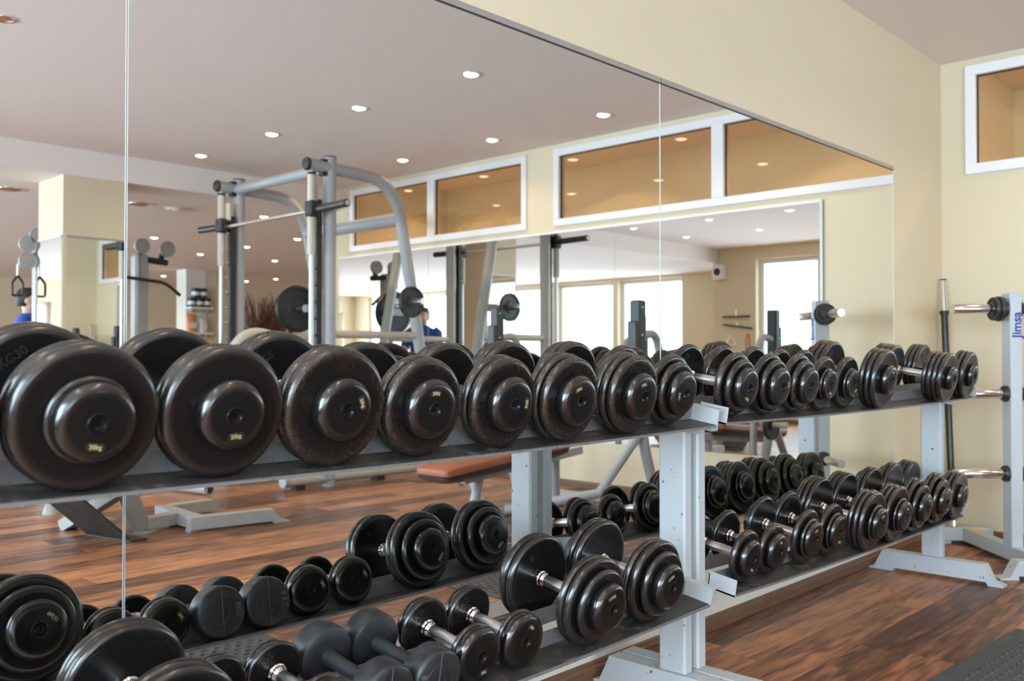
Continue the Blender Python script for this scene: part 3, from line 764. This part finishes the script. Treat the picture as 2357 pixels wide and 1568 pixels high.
# ------------------------------------------------------------------ squat machine with guided bar (seen in the mirror)
def smith():
    # tall frame: bar runs along y; side frames run along x towards the end wall
    ys = (-4.18, -5.55); X0 = 4.265
    t = thing('smith_machine', 'tall silver squat machine with guided bar, seen in the mirror', 'gym machine', (X0, (ys[0]+ys[1])/2, 0))
    l = t.location
    P = lambda x, y, z: Vector((x, y, z))-l
    for yy, in_ in ((ys[0], -1), (ys[1], 1)):
        MB().tube([P(X0, yy, .0), P(X0, yy, 2.580)], .051, 16).obj('upright', 'machine_grey', t)
        MB().tube([P(X0, yy, 2.578), P(X0, yy, 2.586)], .052, 16).obj('end_cap', 'black_plastic', t)
        path = fillet([P(4.06, yy, 2.50), P(4.92, yy, 2.475), P(5.185, yy, 1.18), P(5.36, yy, .05)], .32, 10)
        MB().tube(path, .049, 16).obj('side_frame', 'machine_grey', t)
        MB().lathe([(0, 0), (.050, 0), (.052, .014), (.044, .026), (0, .030)], Matrix.Translation(P(4.062, yy, 2.50)) @ Matrix.Rotation(R(90), 4, 'Z'), 20).obj('end_cap', 'black_satin', t)
        MB().beam(P(4.205, yy, 2.425), P(4.205, yy, 2.555), .06, .05, (1, 0, 0)).obj('clamp_block', 'black_plastic', t)
        xr = 4.095
        MB().tube([P(xr, yy, .12), P(xr, yy, 2.46)], .019, 12).obj('guide_rod', 'chrome', t)
        MB().tube([P(xr, yy, 1.80), P(xr, yy, 2.42)], .032, 14).obj('weight_sleeve', 'machine_beige', t)
        MB().tube([P(xr, yy, 2.42), P(xr, yy, 2.44)], .034, 14).obj('rubber_stop', 'black_plastic', t)
        yk = yy+in_*.034
        MB().box(4.150-l.x, 4.198-l.x, yk-.027-l.y, yk+.027-l.y, .25, 2.24).obj('catch_rack', 'black_plastic', t)
        for k in range(14):
            z = .40+k*.130
            MB().lathe([(0, 0), (.012, 0), (.012, .024), (.008, .031), (0, .031)], Matrix.Translation(P(4.150, yk, z)) @ Matrix.Rotation(R(90), 4, 'Z'), 10).obj('catch_peg', 'bolt', t)
        MB().bbox(4.055-l.x, 4.145-l.x, yy-.045-l.y, yy+.045-l.y, 2.09, 2.22, .014).obj('bar_carriage', 'black_plastic', t)
        MB().bbox(4.125-l.x, 4.165-l.x, yk-.03-l.y, yk+.03-l.y, 2.20, 2.36, .012).obj('pulley_guard', 'machine_beige', t)
        MB().tube([P(4.13, yy, 2.37), P(4.13, yy, 2.49)], .003, 6).obj('cable', 'black_plastic', t)
        MB().tube([P(4.12, yy-in_*.02, 2.150), P(4.12, yy-in_*.42, 2.158)], .031, 14).obj('bar_sleeve', 'black_satin', t)
        MB().tube([P(4.12, yy-in_*.418, 2.158), P(4.12, yy-in_*.426, 2.158)], .020, 12).obj('bar_end', 'bolt', t)
        MB().tube([P(4.955, yy, 1.463), P(4.955, yy-in_*.32, 1.463)], .026, 12).obj('storage_peg', 'chrome', t)
        MB().beam(P(4.955, yy, 1.463), P(5.12, yy, 1.463), .06, .07).obj('peg_bracket', 'machine_grey', t)
        MB().tube([P(5.245, yy, .70), P(5.245, yy-in_*.30, .70)], .026, 12).obj('storage_peg', 'chrome', t)
        MB().tube([P(3.88, yy, .075), P(5.40, yy, .075)], .048, 16).obj('base_tube', 'machine_beige', t)
        MB().tube([P(3.845, yy, .075), P(3.885, yy, .075)], .050, 16).obj('end_cap', 'machine_grey', t)
        for x in (3.98, 4.75, 5.30):
            MB().box(x-.04-l.x, x+.04-l.x, yy-.04-l.y, yy+.04-l.y, 0, .035).obj('foot', 'black_plastic', t)
        MB().box(4.18-l.x, 4.26-l.x, yy-.06-l.y, yy+.06-l.y, .06, .20).obj('bracket', 'machine_grey', t)
        MB().tube([P(4.30, yy, 1.19), P(5.15, yy, 1.19)], .032, 14).obj('side_rail', 'machine_beige', t)
    MB().tube([P(4.12, ys[0]-.04, 2.145), P(4.12, ys[1]+.04, 2.145)], .016, 12).obj('bar', 'chrome', t)
    MB().tube([P(4.235, ys[0], 2.49), P(4.235, ys[1], 2.49)], .044, 16).obj('top_cross_tube', 'machine_grey', t)
    MB().tube([P(4.985, ys[0], 2.17), P(4.985, ys[1], 2.17)], .058, 16).obj('rear_cross_tube', 'machine_grey', t)
    MB().tube([P(5.31, ys[0], .38), P(5.31, ys[1], .38)], .048, 16).obj('rear_cross_tube', 'machine_grey', t)
smith()
weight_plate('black plate hung on the near leg of the squat machine', (4.955, -4.18+.160, 1.463), 0, .130, .034)
weight_plate('large black plate on the far leg of the squat machine', (4.955, -5.55-.140, 1.463), 0, .225, .035)
weight_plate('large black plate, outer one on the squat machine far leg', (4.955, -5.55-.185, 1.463), 0, .205, .034)
weight_plate('large black plate low on the squat machine near leg', (5.245, -4.18+.160, .70), 0, .215, .036)

# ------------------------------------------------------------------ bench press station
def bench_press():
    yc = -2.13; xs = 4.66
    t = thing('bench_press', 'silver bench press station with an orange brown pad', 'gym machine', (xs, yc, 0)); l = t.location
    P = lambda x, y, z: Vector((x, y, z))-l
    # pad: rounded board, seat rising towards the uprights
    b = MB(); base_poly = rrect(1.10, .30, .055, 5)
    Mx = Matrix.Translation(P(4.06, yc, .335)) @ Matrix.Rotation(R(-5), 4, 'Y')
    def padf(sc, z): return [Mx @ Vector((a-(math.copysign(sc, a)), c-(math.copysign(sc, c)), z)) for (a, c) in base_poly]
    n = len(base_poly)
    rings = [padf(.045, 0), padf(.008, .022), padf(0, .052)]
    vs = [v for r_ in rings for v in r_]; fs = [tuple(reversed(range(n)))]
    for i in range(2): fs += [(i*n+k, i*n+(k+1) % n, (i+1)*n+(k+1) % n, (i+1)*n+k) for k in range(n)]
    fs.append(tuple(range(2*n, 3*n))); pad = b.add(vs, fs, True).obj('pad', 'pad_brown', t)
    b = MB(); rings = [padf(0, .052), padf(0, .082), padf(.008, .094), padf(.022, .100)]; vs = [v for r_ in rings for v in r_]; fs = []
    for i in range(3): fs += [(i*n+k, i*n+(k+1) % n, (i+1)*n+(k+1) % n, (i+1)*n+k) for k in range(n)]
    fs.append(tuple(range(3*n, 4*n))); b.add(vs, fs, True).obj('pad_cover', 'pad_orange', pad)
    MB().beam(P(3.75, yc, .290), P(4.85, yc, .385), .06, .05).obj('pad_beam', 'machine_grey', t)
    MB().tube([P(3.90, yc, .30), P(3.83, yc, .03)], .030, 14).obj('front_leg', 'machine_grey', t)
    MB().tube([P(3.83, yc, .05), P(5.0, yc, .05)], .032, 14).obj('base_tube', 'machine_grey', t)
    MB().tube([P(3.83, yc-.30, .032), P(3.83, yc+.30, .032)], .032, 14).obj('base_tube', 'machine_grey', t)
    MB().tube([P(4.60, yc, .05), P(4.60, yc, .40)], .03, 14).obj('rear_leg', 'machine_grey', t)
    MB().lathe([(0, -.02), (.012, -.02), (.020, -.012), (.020, .012), (.012, .02), (0, .02)], Matrix.Translation(P(3.66, yc+.10, .290)), 14).obj('knob', 'bolt', t)
    for s in (1, -1):
        yy = yc+s*.61
        MB().tube(fillet([P(4.90, yy, .04), P(4.70, yy, .55), P(4.68, yy, 1.05)], .2, 8), .034, 14).obj('upright', 'machine_grey', t)
        MB().tube([P(4.02, yc+s*.10, .09), P(4.36, yc+s*.55, .20), P(4.70, yy, .55)], .030, 14).obj('strut', 'machine_grey', t)
        MB().tube([P(4.90, yc, .06), P(4.90, yy, .06)], .032, 14).obj('base_tube', 'machine_grey', t)
        # bar catch plate with bolts
        MB().bbox(4.640-l.x, 4.710-l.x, yy-.040-l.y, yy+.040-l.y, .98, 1.365, .010).obj('bar_catch', 'black_plastic', t)
        MB().bbox(4.610-l.x, 4.640-l.x, yy-.036-l.y, yy+.036-l.y, .98, 1.235, .008).obj('bar_catch', 'black_plastic', t)
        for z in (1.03, 1.15, 1.32):
            for sg in (1, -1):
                MB().lathe([(0, 0), (.007, 0), (.006, .004), (0, .005)], Matrix.Translation(P(4.662, yy+sg*.040, z)) @ Matrix.Rotation(0 if sg > 0 else math.pi, 4, 'Z'), 10).obj('bolt', 'bolt', t)
        MB().tube(fillet([P(4.70, yy, 1.14), P(4.86, yy, 1.17), P(4.93, yy, .98), P(4.98, yy, .50), P(5.0, yy, .05)], .12, 8), .026, 12).obj('rear_brace', 'machine_grey', t)
        pg = MB().tube([P(4.93, yy, .52), P(4.93, yy+s*.24, .52)], .022, 12).obj('storage_peg', 'machine_beige', t)
bench_press()
weight_plate('black plate on the bench press side peg', (4.93, -2.13+.61+.10, .52), 0, .11, .03)

# ------------------------------------------------------------------ low machine with H base and slanted foot board
def row_machine():
    t = thing('row_machine', 'low silver machine base with slanted black foot board, seen in the mirror', 'gym machine', (2.60, -3.45, 0)); l = t.location
    P = lambda x, y, z: Vector((x, y, z))-l
    g = 'base_grey'
    def bar(nm, a, b, w=.085, h=.070, z=.050): return MB().beam(P(*a, z), P(*b, z), w, h).obj(nm, g, t)
    bar('base_beam', (2.60, -3.21), (3.10, -3.135)); bar('base_beam', (2.66, -3.705), (3.03, -3.745)); bar('base_beam', (2.655, -3.17), (2.695, -3.745), .085, .068); bar('base_beam', (2.42, -3.40), (2.68, -3.46), .085, .066)
    for (a, b) in (((3.10, -3.135), (3.22, -3.115)), ((3.03, -3.745), (3.13, -3.755))):
        d = (Vector((*b, 0))-Vector((*a, 0))).normalized(); n = Vector((-d.y, d.x, 0)); o = Vector((*a, 0))-l
        MB().prism([(0, .085), (.045, .022), (.10, .008), (.10, 0), (0, 0)], -.0425, .0425, lambda p, z, q, d=d, n=n, o=o: o+d*p+n*q+Vector((0, 0, z))).obj('foot', g, t)
    MB().box(2.595-l.x, 2.70-l.x, -3.24-l.y, -3.18-l.y, 0, .016).obj('foot', g, t)
    MB().beam(P(2.36, -3.33, .006), P(2.46, -3.40, .006), .09, .012).obj('foot_plate', g, t)
    MB().beam(P(2.41, -3.405, .02), P(2.205, -3.265, .42), .085, .07, (0, 1, .2)).obj('slant_beam', g, t)
    MB().beam(P(2.15, -3.83, .02), P(2.275, -3.31, .285), .085, .07).obj('slant_beam', g, t)
    B0, B1, U = Vector((2.15, -3.53, .012)), Vector((2.235, -3.15, .012)), Vector((-.52, .03, .50))
    nn = (B1-B0).cross(U).normalized()
    MB().prism([(0, 0), (1, 0), (1, 1), (0, 1)], -.006, .006, lambda p, q, d: B0.lerp(B1, p)+U*q+nn*d-l+Vector((0, 0, .004))).obj('foot_board', 'dark_board', t)
    MB().prism([(0, 0), (1, 0), (1, 1), (0, 1)], 0, .010, lambda p, q, d: B0.lerp(B1, p)+Vector((.10, -.01, 0))*q-l+Vector((0, 0, d-.010))).obj('board_toe', 'dark_board', t)
    MB().lathe([(0, 0), (.055, 0), (.055, .008), (.030, .10), (.030, .17), (0, .17)], Matrix.Translation(P(2.29, -4.43, 0)) @ Matrix.Rotation(R(90), 4, 'X') , 16).obj('foot', g, t)
    MB().beam(P(2.29, -4.43, .19), P(2.20, -3.27, .44), .085, .07).obj('spine_beam', g, t)
    MB().tube([P(2.225, -4.50, .085), P(2.13, -4.49, .08)], .018, 10).obj('lever', 'chrome', t)
    MB().tube([P(2.29, -4.51, .09), P(2.225, -4.50, .085)], .024, 10).obj('lever_grip', 'yellow', t)
    MB().beam(P(2.29, -4.51, .09), P(2.29, -4.44, .12), .03, .03).obj('lever_bracket', 'black_plastic', t)
    MB().bbox(2.06-l.x, 2.34-l.x, -4.00-l.y, -3.40-l.y, .44, .51, .02).obj('seat_pad', 'pad_brown', t)
row_machine()
def floor_tube():
    t = thing('attachment_tube', 'short open grey tube on the floor, thin rod inside', 'tube', (3.33, -4.62, .045))
    MB().tube([(-.02, -.20, 0), (.05, .20, 0)], .044, 16).obj('outer_tube', 'machine_grey', t)
    MB().lathe([(0, 0), (.034, 0), (.034, .004), (0, .004)], Matrix.Translation((.05, .198, 0)), 14).obj('dark_mouth', 'black_plastic', t)  # black disc paints the shaded hollow at the tube's end
    MB().tube([(-.02, -.20, 0), (-.05, -.38, 0)], .016, 10).obj('rod', 'chrome', t)
floor_tube()
# ------------------------------------------------------------------ pulley machines by the pillar
def pulley(M, r, name, parent):
    o = MB().lathe([(0, -.02), (r*.25, -.022), (r*.28, -.014), (r*.9, -.014), (r, -.020), (r, -.012), (r*.88, 0), (r, .012), (r, .020), (r*.9, .014), (r*.28, .014), (r*.25, .022), (0, .02)], M, 28).obj(name, 'machine_grey', parent)
    return o
def lat_machine():
    x, y = 4.015, -6.965
    t = thing('lat_machine', 'grey pulley column with wheels and bent black pull bar, right of the pillar', 'gym machine', (x, y, 0))
    MB().bbox(-.067, .067, -.067, .067, 0, 2.005, .022).obj('column', 'machine_grey', t)
    pulley(Matrix.Translation((-.022, .095, 2.077)), .074, 'pulley_wheel', t); pulley(Matrix.Translation((.230, .095, 2.066)), .078, 'pulley_wheel', t)
    MB().beam((-.022, .034, 2.00), (-.022, .034, 2.10), .045, .034, (1, 0, 0)).obj('wheel_bracket', 'black_plastic', t)
    MB().beam((.19, .034, 1.94), (.225, .034, 2.08), .045, .034, (0, 1, 0)).obj('wheel_bracket', 'black_plastic', t)
    MB().tube([(.055, .034, 1.954), (.258, .034, 1.937)], .031, 12).obj('top_arm', 'black_plastic', t)
    MB().tube(fillet([(-.47, .157, 1.58), (-.31, .157, 1.77), (.19, .157, 1.73), (.336, .157, 1.612)], .08, 5), .017, 12).obj('pull_bar', 'black_satin', t)
    MB().tube([(-.06, .157, 1.75), (-.06, .11, 2.00)], .004, 8).obj('cable', 'black_plastic', t)
    MB().bbox(-.30, .30, -.50, .30, 0, .06, .01).obj('base', 'machine_grey', t)
lat_machine()
def cable_machine():
    x, y = 2.895, -6.66
    t = thing('cable_machine', 'grey cable machine with stacked pulley wheels left of the pillar', 'gym machine', (x, y, 0))
    MB().bbox(.045, .115, -.05, .05, 0, 2.10, .01).obj('column', 'machine_grey', t)
    for (dx, z, nm) in ((-.03, 1.975, 'pulley_wheel'), (-.03, 1.83, 'pulley_wheel'), (.055, 2.05, 'pulley_wheel')):
        pulley(Matrix.Translation((dx, .07, z)), .070, nm, t)
    MB().beam((.06, .03, 1.90), (-.03, .03, 1.83), .03, .05).obj('pulley_arm', 'machine_grey', t); MB().beam((.06, .03, 1.98), (-.03, .03, 1.975), .03, .05).obj('pulley_arm', 'black_plastic', t)
    MB().tube([(-.105, .07, 1.80), (-.108, .07, 1.70)], .010, 8).obj('cable_end', 'chrome', t)
    MB().tube(fillet([(-.105, .07, 1.70), (-.150, .07, 1.64), (-.150, .07, 1.53), (-.065, .07, 1.53), (-.065, .07, 1.64), (-.105, .07, 1.70)], .02, 3), .010, 10).obj('stirrup_handle', 'black_plastic', t)
    MB().bbox(-.12, .15, -.20, .20, 0, .05, .01).obj('base', 'machine_grey', t)
cable_machine()
def arch_machine():
    t = thing('arch_machine', 'grey arched weight machine with black shield behind the squat machine', 'gym machine', (4.10, -5.05, 0))
    MB().tube(fillet([(-.28, 0, .05), (-.26, 0, .95), (-.05, 0, 1.22), (.25, 0, 1.18), (.30, 0, .05)], .22, 8), .050, 16).obj('arch_frame', 'machine_beige', t)
    MB().prism([(-.17, .55), (.24, .55), (.24, 1.05), (.10, 1.15), (-.05, 1.12), (-.17, .95)], -.02, .02, lambda a, b, d: Vector((a, d, b))).obj('shield', 'black_plastic', t)
    MB().bbox(-.4, .4, -.3, .3, 0, .06, .01).obj('base', 'machine_grey', t)
arch_machine()

# ------------------------------------------------------------------ person in a blue shirt beside the pillar
def loft(rings, n=16):
    """rings: list of (centre, rx, ry); closed smooth tube of ellipses in the xy plane"""
    b = MB(); vs = []; fs = []
    for (c, rx, ry) in rings:
        for k in range(n):
            a = 2*math.pi*k/n; vs.append(Vector(c)+Vector((rx*math.cos(a), ry*math.sin(a), 0)))
    for i in range(len(rings)-1):
        fs += [(i*n+k, i*n+(k+1) % n, (i+1)*n+(k+1) % n, (i+1)*n+k) for k in range(n)]
    fs += [tuple(reversed(range(n))), tuple(range((len(rings)-1)*n, len(rings)*n))]
    return b.add(vs, fs, True)
def person():
    t = thing('person', 'person in a blue shirt with short dark hair, beside the pillar', 'person', (3.12, -7.32, 0), R(28))
    # local: facing +x, left side +y.  One skin mesh, fused by a voxel remesh, with hair and clothes as children
    b = loft([((.0, 0, 1.30), .060, .070), ((0, 0, 1.36), .048, .052), ((0, 0, 1.40), .052, .052), ((.010, 0, 1.435), .055, .055), ((.022, 0, 1.46), .075, .062), ((.032, 0, 1.49), .088, .068), ((.026, 0, 1.53), .094, .073), ((.016, 0, 1.57), .094, .074), ((.006, 0, 1.605), .080, .066), ((0, 0, 1.627), .045, .038), ((0, 0, 1.632), .012, .010)])
    def join(m): b.add(m.v, m.f, True)
    join(loft([((-.01, 0, .86), .105, .150), ((.005, 0, 1.10), .100, .148), ((.0, 0, 1.22), .105, .172), ((-.008, 0, 1.31), .092, .185), ((-.004, 0, 1.37), .060, .085)]))
    b.lathe([(0, -.012), (.012, -.010), (.016, 0), (.008, .010), (0, .012)], Matrix.Translation((.124, 0, 1.515)) @ Matrix.Rotation(R(90), 4, 'X') @ Matrix.Scale(1.4, 4, (0, 1, 0)), 12)
    for s in (1, -1):
        b.lathe([(0, -.008), (.018, -.007), (.026, 0), (.018, .007), (0, .008)], Matrix.Translation((.005, s*.074, 1.525)) @ Matrix.Scale(1.25, 4, (0, 0, 1)), 14)
        b.tube([(-.005, s*.14, 1.33), (.0, s*.195, 1.29), (.03, s*.222, 1.20), (.06, s*.233, 1.12), (.075, s*.235, 1.06), (.17, s*.19, 1.08), (.29, s*.145, 1.11), (.32, s*.14, 1.115)], [.050, .050, .046, .043, .043, .038, .029, .027], 12)
        b.bbox(.30, .385, s*.137-.036, s*.137+.036, 1.10, 1.132, .011)
        for (dy, ln) in ((-.027, .060), (-.009, .070), (.009, .066), (.027, .052)):
            b.tube([(.37, s*.137+dy, 1.118), (.38+ln*.55, s*.137+dy, 1.108), (.38+ln*.85, s*.137+dy, 1.080)], [.0085, .008, .0065], 8)
        b.tube([(.325, s*.137-s*.03, 1.118), (.355, s*.137-s*.055, 1.108), (.375, s*.137-s*.058, 1.09)], [.011, .010, .008], 8)
        b.tube([(0, s*.085, .92), (0, s*.095, .80), (.005, s*.10, .50), (-.01, s*.10, .30), (-.02, s*.10, .04)], [.075, .085, .060, .050, .042], 14)
    body = b.obj('body', 'skin', t)
    rm = body.modifiers.new('fuse', 'REMESH'); rm.mode = 'VOXEL'; rm.voxel_size = .0055; rm.use_smooth_shade = True
    for s in (1, -1): MB().lathe([(0, -.008), (.008, 0), (0, .008)], Matrix.Translation((.106, s*.032, 1.535)), 10).obj('eye', 'hair', t)
    MB().box(.104, .113, -.020, .020, 1.478, 1.484).obj('mouth', 'red_strap', t)
    loft([((-.030, 0, 1.475), .062, .064), ((-.030, 0, 1.51), .078, .078), ((-.022, 0, 1.55), .090, .081), ((-.004, 0, 1.585), .102, .082), ((.004, 0, 1.615), .094, .074), ((0, 0, 1.642), .064, .052), ((0, 0, 1.652), .02, .016)]).obj('hair', 'hair', t)
    sh = loft([((-.01, 0, .86), .125, .170), ((0, 0, .95), .120, .165), ((.005, 0, 1.10), .120, .170), ((.0, 0, 1.22), .124, .194), ((-.008, 0, 1.31), .110, .208), ((-.008, 0, 1.355), .090, .168), ((-.002, 0, 1.385), .072, .098), ((.002, 0, 1.41), .064, .066)], 20).obj('shirt', 'shirt_blue', t)
    for s in (1, -1):
        MB().tube([(-.005, s*.15, 1.335), (.0, s*.200, 1.30), (.03, s*.228, 1.20), (.06, s*.235, 1.11)], [.066, .066, .060, .058], 14).obj('sleeve', 'shirt_blue', sh)
        MB().tube([(0, s*.085, .92), (0, s*.095, .80), (.005, s*.10, .50), (-.01, s*.10, .30), (-.02, s*.10, .09)], [.088, .098, .073, .064, .057], 14).obj('trouser_leg', 'trousers', t)
        MB().bbox(-.09, .17, s*.10-.045, s*.10+.045, .0, .085, .025).obj('shoe', 'black_plastic', t)
person()

# ------------------------------------------------------------------ far end of the room: shelf column, tubs, bags, branches
colx, coly = 7.55, -12.95
struct(MB().box(colx, colx+.36, coly-.34, coly, 0, ZL).obj('shelf_pillar', 'wall_white'))
struct(MB().box(colx+.362, colx+.56, coly-.34, coly-.01, 0, ZL).obj('pillar_side', 'wall_cream'))
def shelf(lab, x0, x1, y0, y1, z):
    t = thing('wall_shelf', lab, 'shelf', ((x0+x1)/2, (y0+y1)/2, z))
    w, h = (x1-x0)/2, (y1-y0)/2
    MB().bbox(-w, w, -h, h, -.03, 0, .004).obj('board', 'pvc_white', t)
    for s in (-1, 1): MB().box(s*w*.7-.01, s*w*.7+.01, -h, h*.4, -.09, -.03).obj('bracket', 'alu', t)
shelf('white shelf carrying dark tubs on the far pillar', colx-.05, colx+.36, coly+.001, coly+.28, 1.83)
shelf('white shelf carrying orange bags on the far pillar', colx-.10, colx+.36, coly+.001, coly+.28, 1.40)
def tub(lab, x, z, r=.065, h=.16):
    t = thing('supplement_tub', lab, 'tub', (x, coly+.15, z), 0, 'tubs on the far shelf')
    MB().lathe([(0, 0), (r, 0), (r, h*.82), (r*.9, h*.86), (0, h*.86)], Matrix.Rotation(R(90), 4, 'X'), 20).obj('jar', 'tub_dark', t)
    MB().lathe([(r*.95, h*.84), (r*.98, h*.86), (r*.98, h), (0, h)], Matrix.Rotation(R(90), 4, 'X'), 20).obj('lid', 'black_plastic', t)
    MB().lathe([(r+.001, h*.25), (r+.001, h*.62)], Matrix.Rotation(R(90), 4, 'X'), 20).obj('paper_label', 'white_label', t)
for i, nm in enumerate(('left', 'middle', 'right')): tub('dark supplement tub, bottom row %s, on the far shelf' % nm, colx+.02+i*.14, 1.831)
for i, nm in enumerate(('left', 'right')): tub('dark supplement tub, top row %s, on the far shelf' % nm, colx+.09+i*.14, 1.992)
def bag(lab, x, w, h, m):
    t = thing('supplement_bag', lab, 'bag', (x, coly+.15, 1.401), 0, 'bags on the far shelf')
    vs = []; n = 16
    prof = [(1.0, .75, 0), (1.0, 1.0, .12), (.98, .95, .5), (.95, .55, .85), (.95, .08, 1.0)]
    rings = [((0, 0, z*h), w/2*a, .06*b_) for (a, b_, z) in prof]
    loft(rings, 16).obj('pouch', m, t)
    MB().box(-w*.3, w*.3, .058, .0605, h*.25, h*.55).obj('print_panel', 'white_label', t)
bag('orange supplement bag on the lower far shelf', colx+.02, .19, .31, 'bag_orange')
bag('pale supplement bag right of the orange one', colx+.23, .15, .24, 'white_label')
def branches():
    t = thing('branch_bundle', 'bundle of dark red dry branches in a brown vase, far behind', 'decoration', (6.55, -8.75, 0))
    MB().lathe([(0, 0), (.13, 0), (.16, .2), (.13, .6), (.11, .85), (.12, .9), (.10, .9), (.09, .8), (0, .8)], Matrix.Rotation(R(90), 4, 'X'), 24).obj('vase', 'vase', t)
    b = MB(); rg = random.Random(3)
    for i in range(230):
        a = rg.uniform(0, 6.28); r1 = rg.uniform(.05, .46); z1 = rg.uniform(1.30, 1.80)
        p0 = Vector((.06*math.cos(a), .06*math.sin(a), .82)); p1 = Vector((r1*math.cos(a), r1*math.sin(a)*.7, z1)); pm_ = p0.lerp(p1, .5)+Vector((rg.uniform(-.04, .04), rg.uniform(-.04, .04), 0))
        b.tube([p0, pm_, p1], [.006, .005, .002], 5)
        for q in range(2):
            d = p1+Vector((rg.uniform(-.10, .10), rg.uniform(-.08, .08), rg.uniform(-.02, .10))); b.tube([pm_.lerp(p1, .4+.3*q), d], [.004, .0015], 4)
    o = b.obj('twigs', 'twig', t); o['kind'] = 'stuff'
branches()
def counter():
    t = thing('counter', 'low cream counter before the far wall', 'counter', (8.6, -11.4, 0))
    MB().bbox(-1.6, 1.2, -.3, .3, 0, 1.05, .01).obj('body', 'wall_cream', t); MB().bbox(-1.65, 1.25, -.35, .35, 1.05, 1.09, .008).obj('worktop', 'base_wood', t)
counter()
dr = bpy.data.objects.new('door_1', None); col.objects.link(dr); struct(dr); dr.location = (7.35, YF, 0)
MB().box(-.45, .45, .001, .03, 0, 2.0).obj('door_leaf', 'wall_tan', dr)
for q in ((-.53, -.45, 0, 2.08), (.45, .53, 0, 2.08), (-.45, .45, 2.0, 2.08)): MB().box(q[0], q[1], .001, .06, q[2], q[3]).obj('door_frame', 'pvc_white', dr)
MB().tube([(-.38, .03, 1.0), (-.38, .07, 1.0), (-.27, .07, 1.0)], .010, 8).obj('door_handle', 'chrome', dr)

# ------------------------------------------------------------------ things on the window wall (seen in the second mirror)
def wall_item(name, lab, cat, y, z): return thing(name, lab, cat, (XW, y, z), 0, 'training handles on the window wall')
t = wall_item('cable_bar', 'straight black cable bar, upper one on the wall beside the window', 'cable bar', -5.52, 1.62)
MB().tube([(.04, -.24, 0), (.04, .24, .0)], .015, 10).obj('bar', 'black_satin', t); MB().tube([(.0, 0, .0), (.04, 0, 0), (.04, 0, .10)], .010, 8).obj('hook', 'chrome', t)
t = wall_item('cable_bar', 'straight black cable bar, lower tilted one on the wall beside the window', 'cable bar', -5.50, 1.46)
MB().tube([(.04, -.25, .04), (.04, .26, -.03)], .015, 10).obj('bar', 'black_satin', t); MB().tube([(.0, 0, .0), (.04, 0, 0), (.04, 0, .07)], .010, 8).obj('hook', 'chrome', t)
t = wall_item('triangle_handle', 'grey triangle row handle hanging below the cable bars', 'handle', -5.62, 1.18)
MB().tube([(.03, -.09, 0), (.03, 0, .15), (.03, .09, 0), (.03, -.09, 0)], .013, 8).obj('frame', 'chrome', t); MB().tube([(.0, 0, .16), (.04, 0, .16)], .010, 8).obj('hook', 'chrome', t); MB().tube([(.03, -.13, .02), (.03, -.05, -.04)], .018, 10).obj('grip', 'black_plastic', t)
t = wall_item('strap', 'red looped strap hanging beside the window', 'strap', -5.33, 1.30)
MB().tube(fillet([(.02, 0, .06), (.02, -.035, -.04), (.02, -.02, -.25), (.02, .0, -.55), (.02, .02, -.25), (.02, .035, -.04), (.02, 0, .06)], .04, 4), .008, 8).obj('webbing', 'red_strap', t); MB().tube([(.0, 0, .06), (.03, 0, .06)], .008, 8).obj('hook', 'chrome', t)
t = thing('wall_speaker', 'small white box speaker under the ceiling step', 'speaker', (XW, -5.80, 2.33))
MB().bbox(.0005, .14, -.09, .09, -.12, .12, .01).obj('cabinet', 'pvc_white', t); MB().lathe([(0, .004), (.05, .004), (.06, 0), (.06, -.002), (0, -.002)], Matrix.Translation((.1405, 0, 0)) @ Matrix.Rotation(R(-90), 4, 'Z'), 20).obj('grille', 'black_plastic', t)
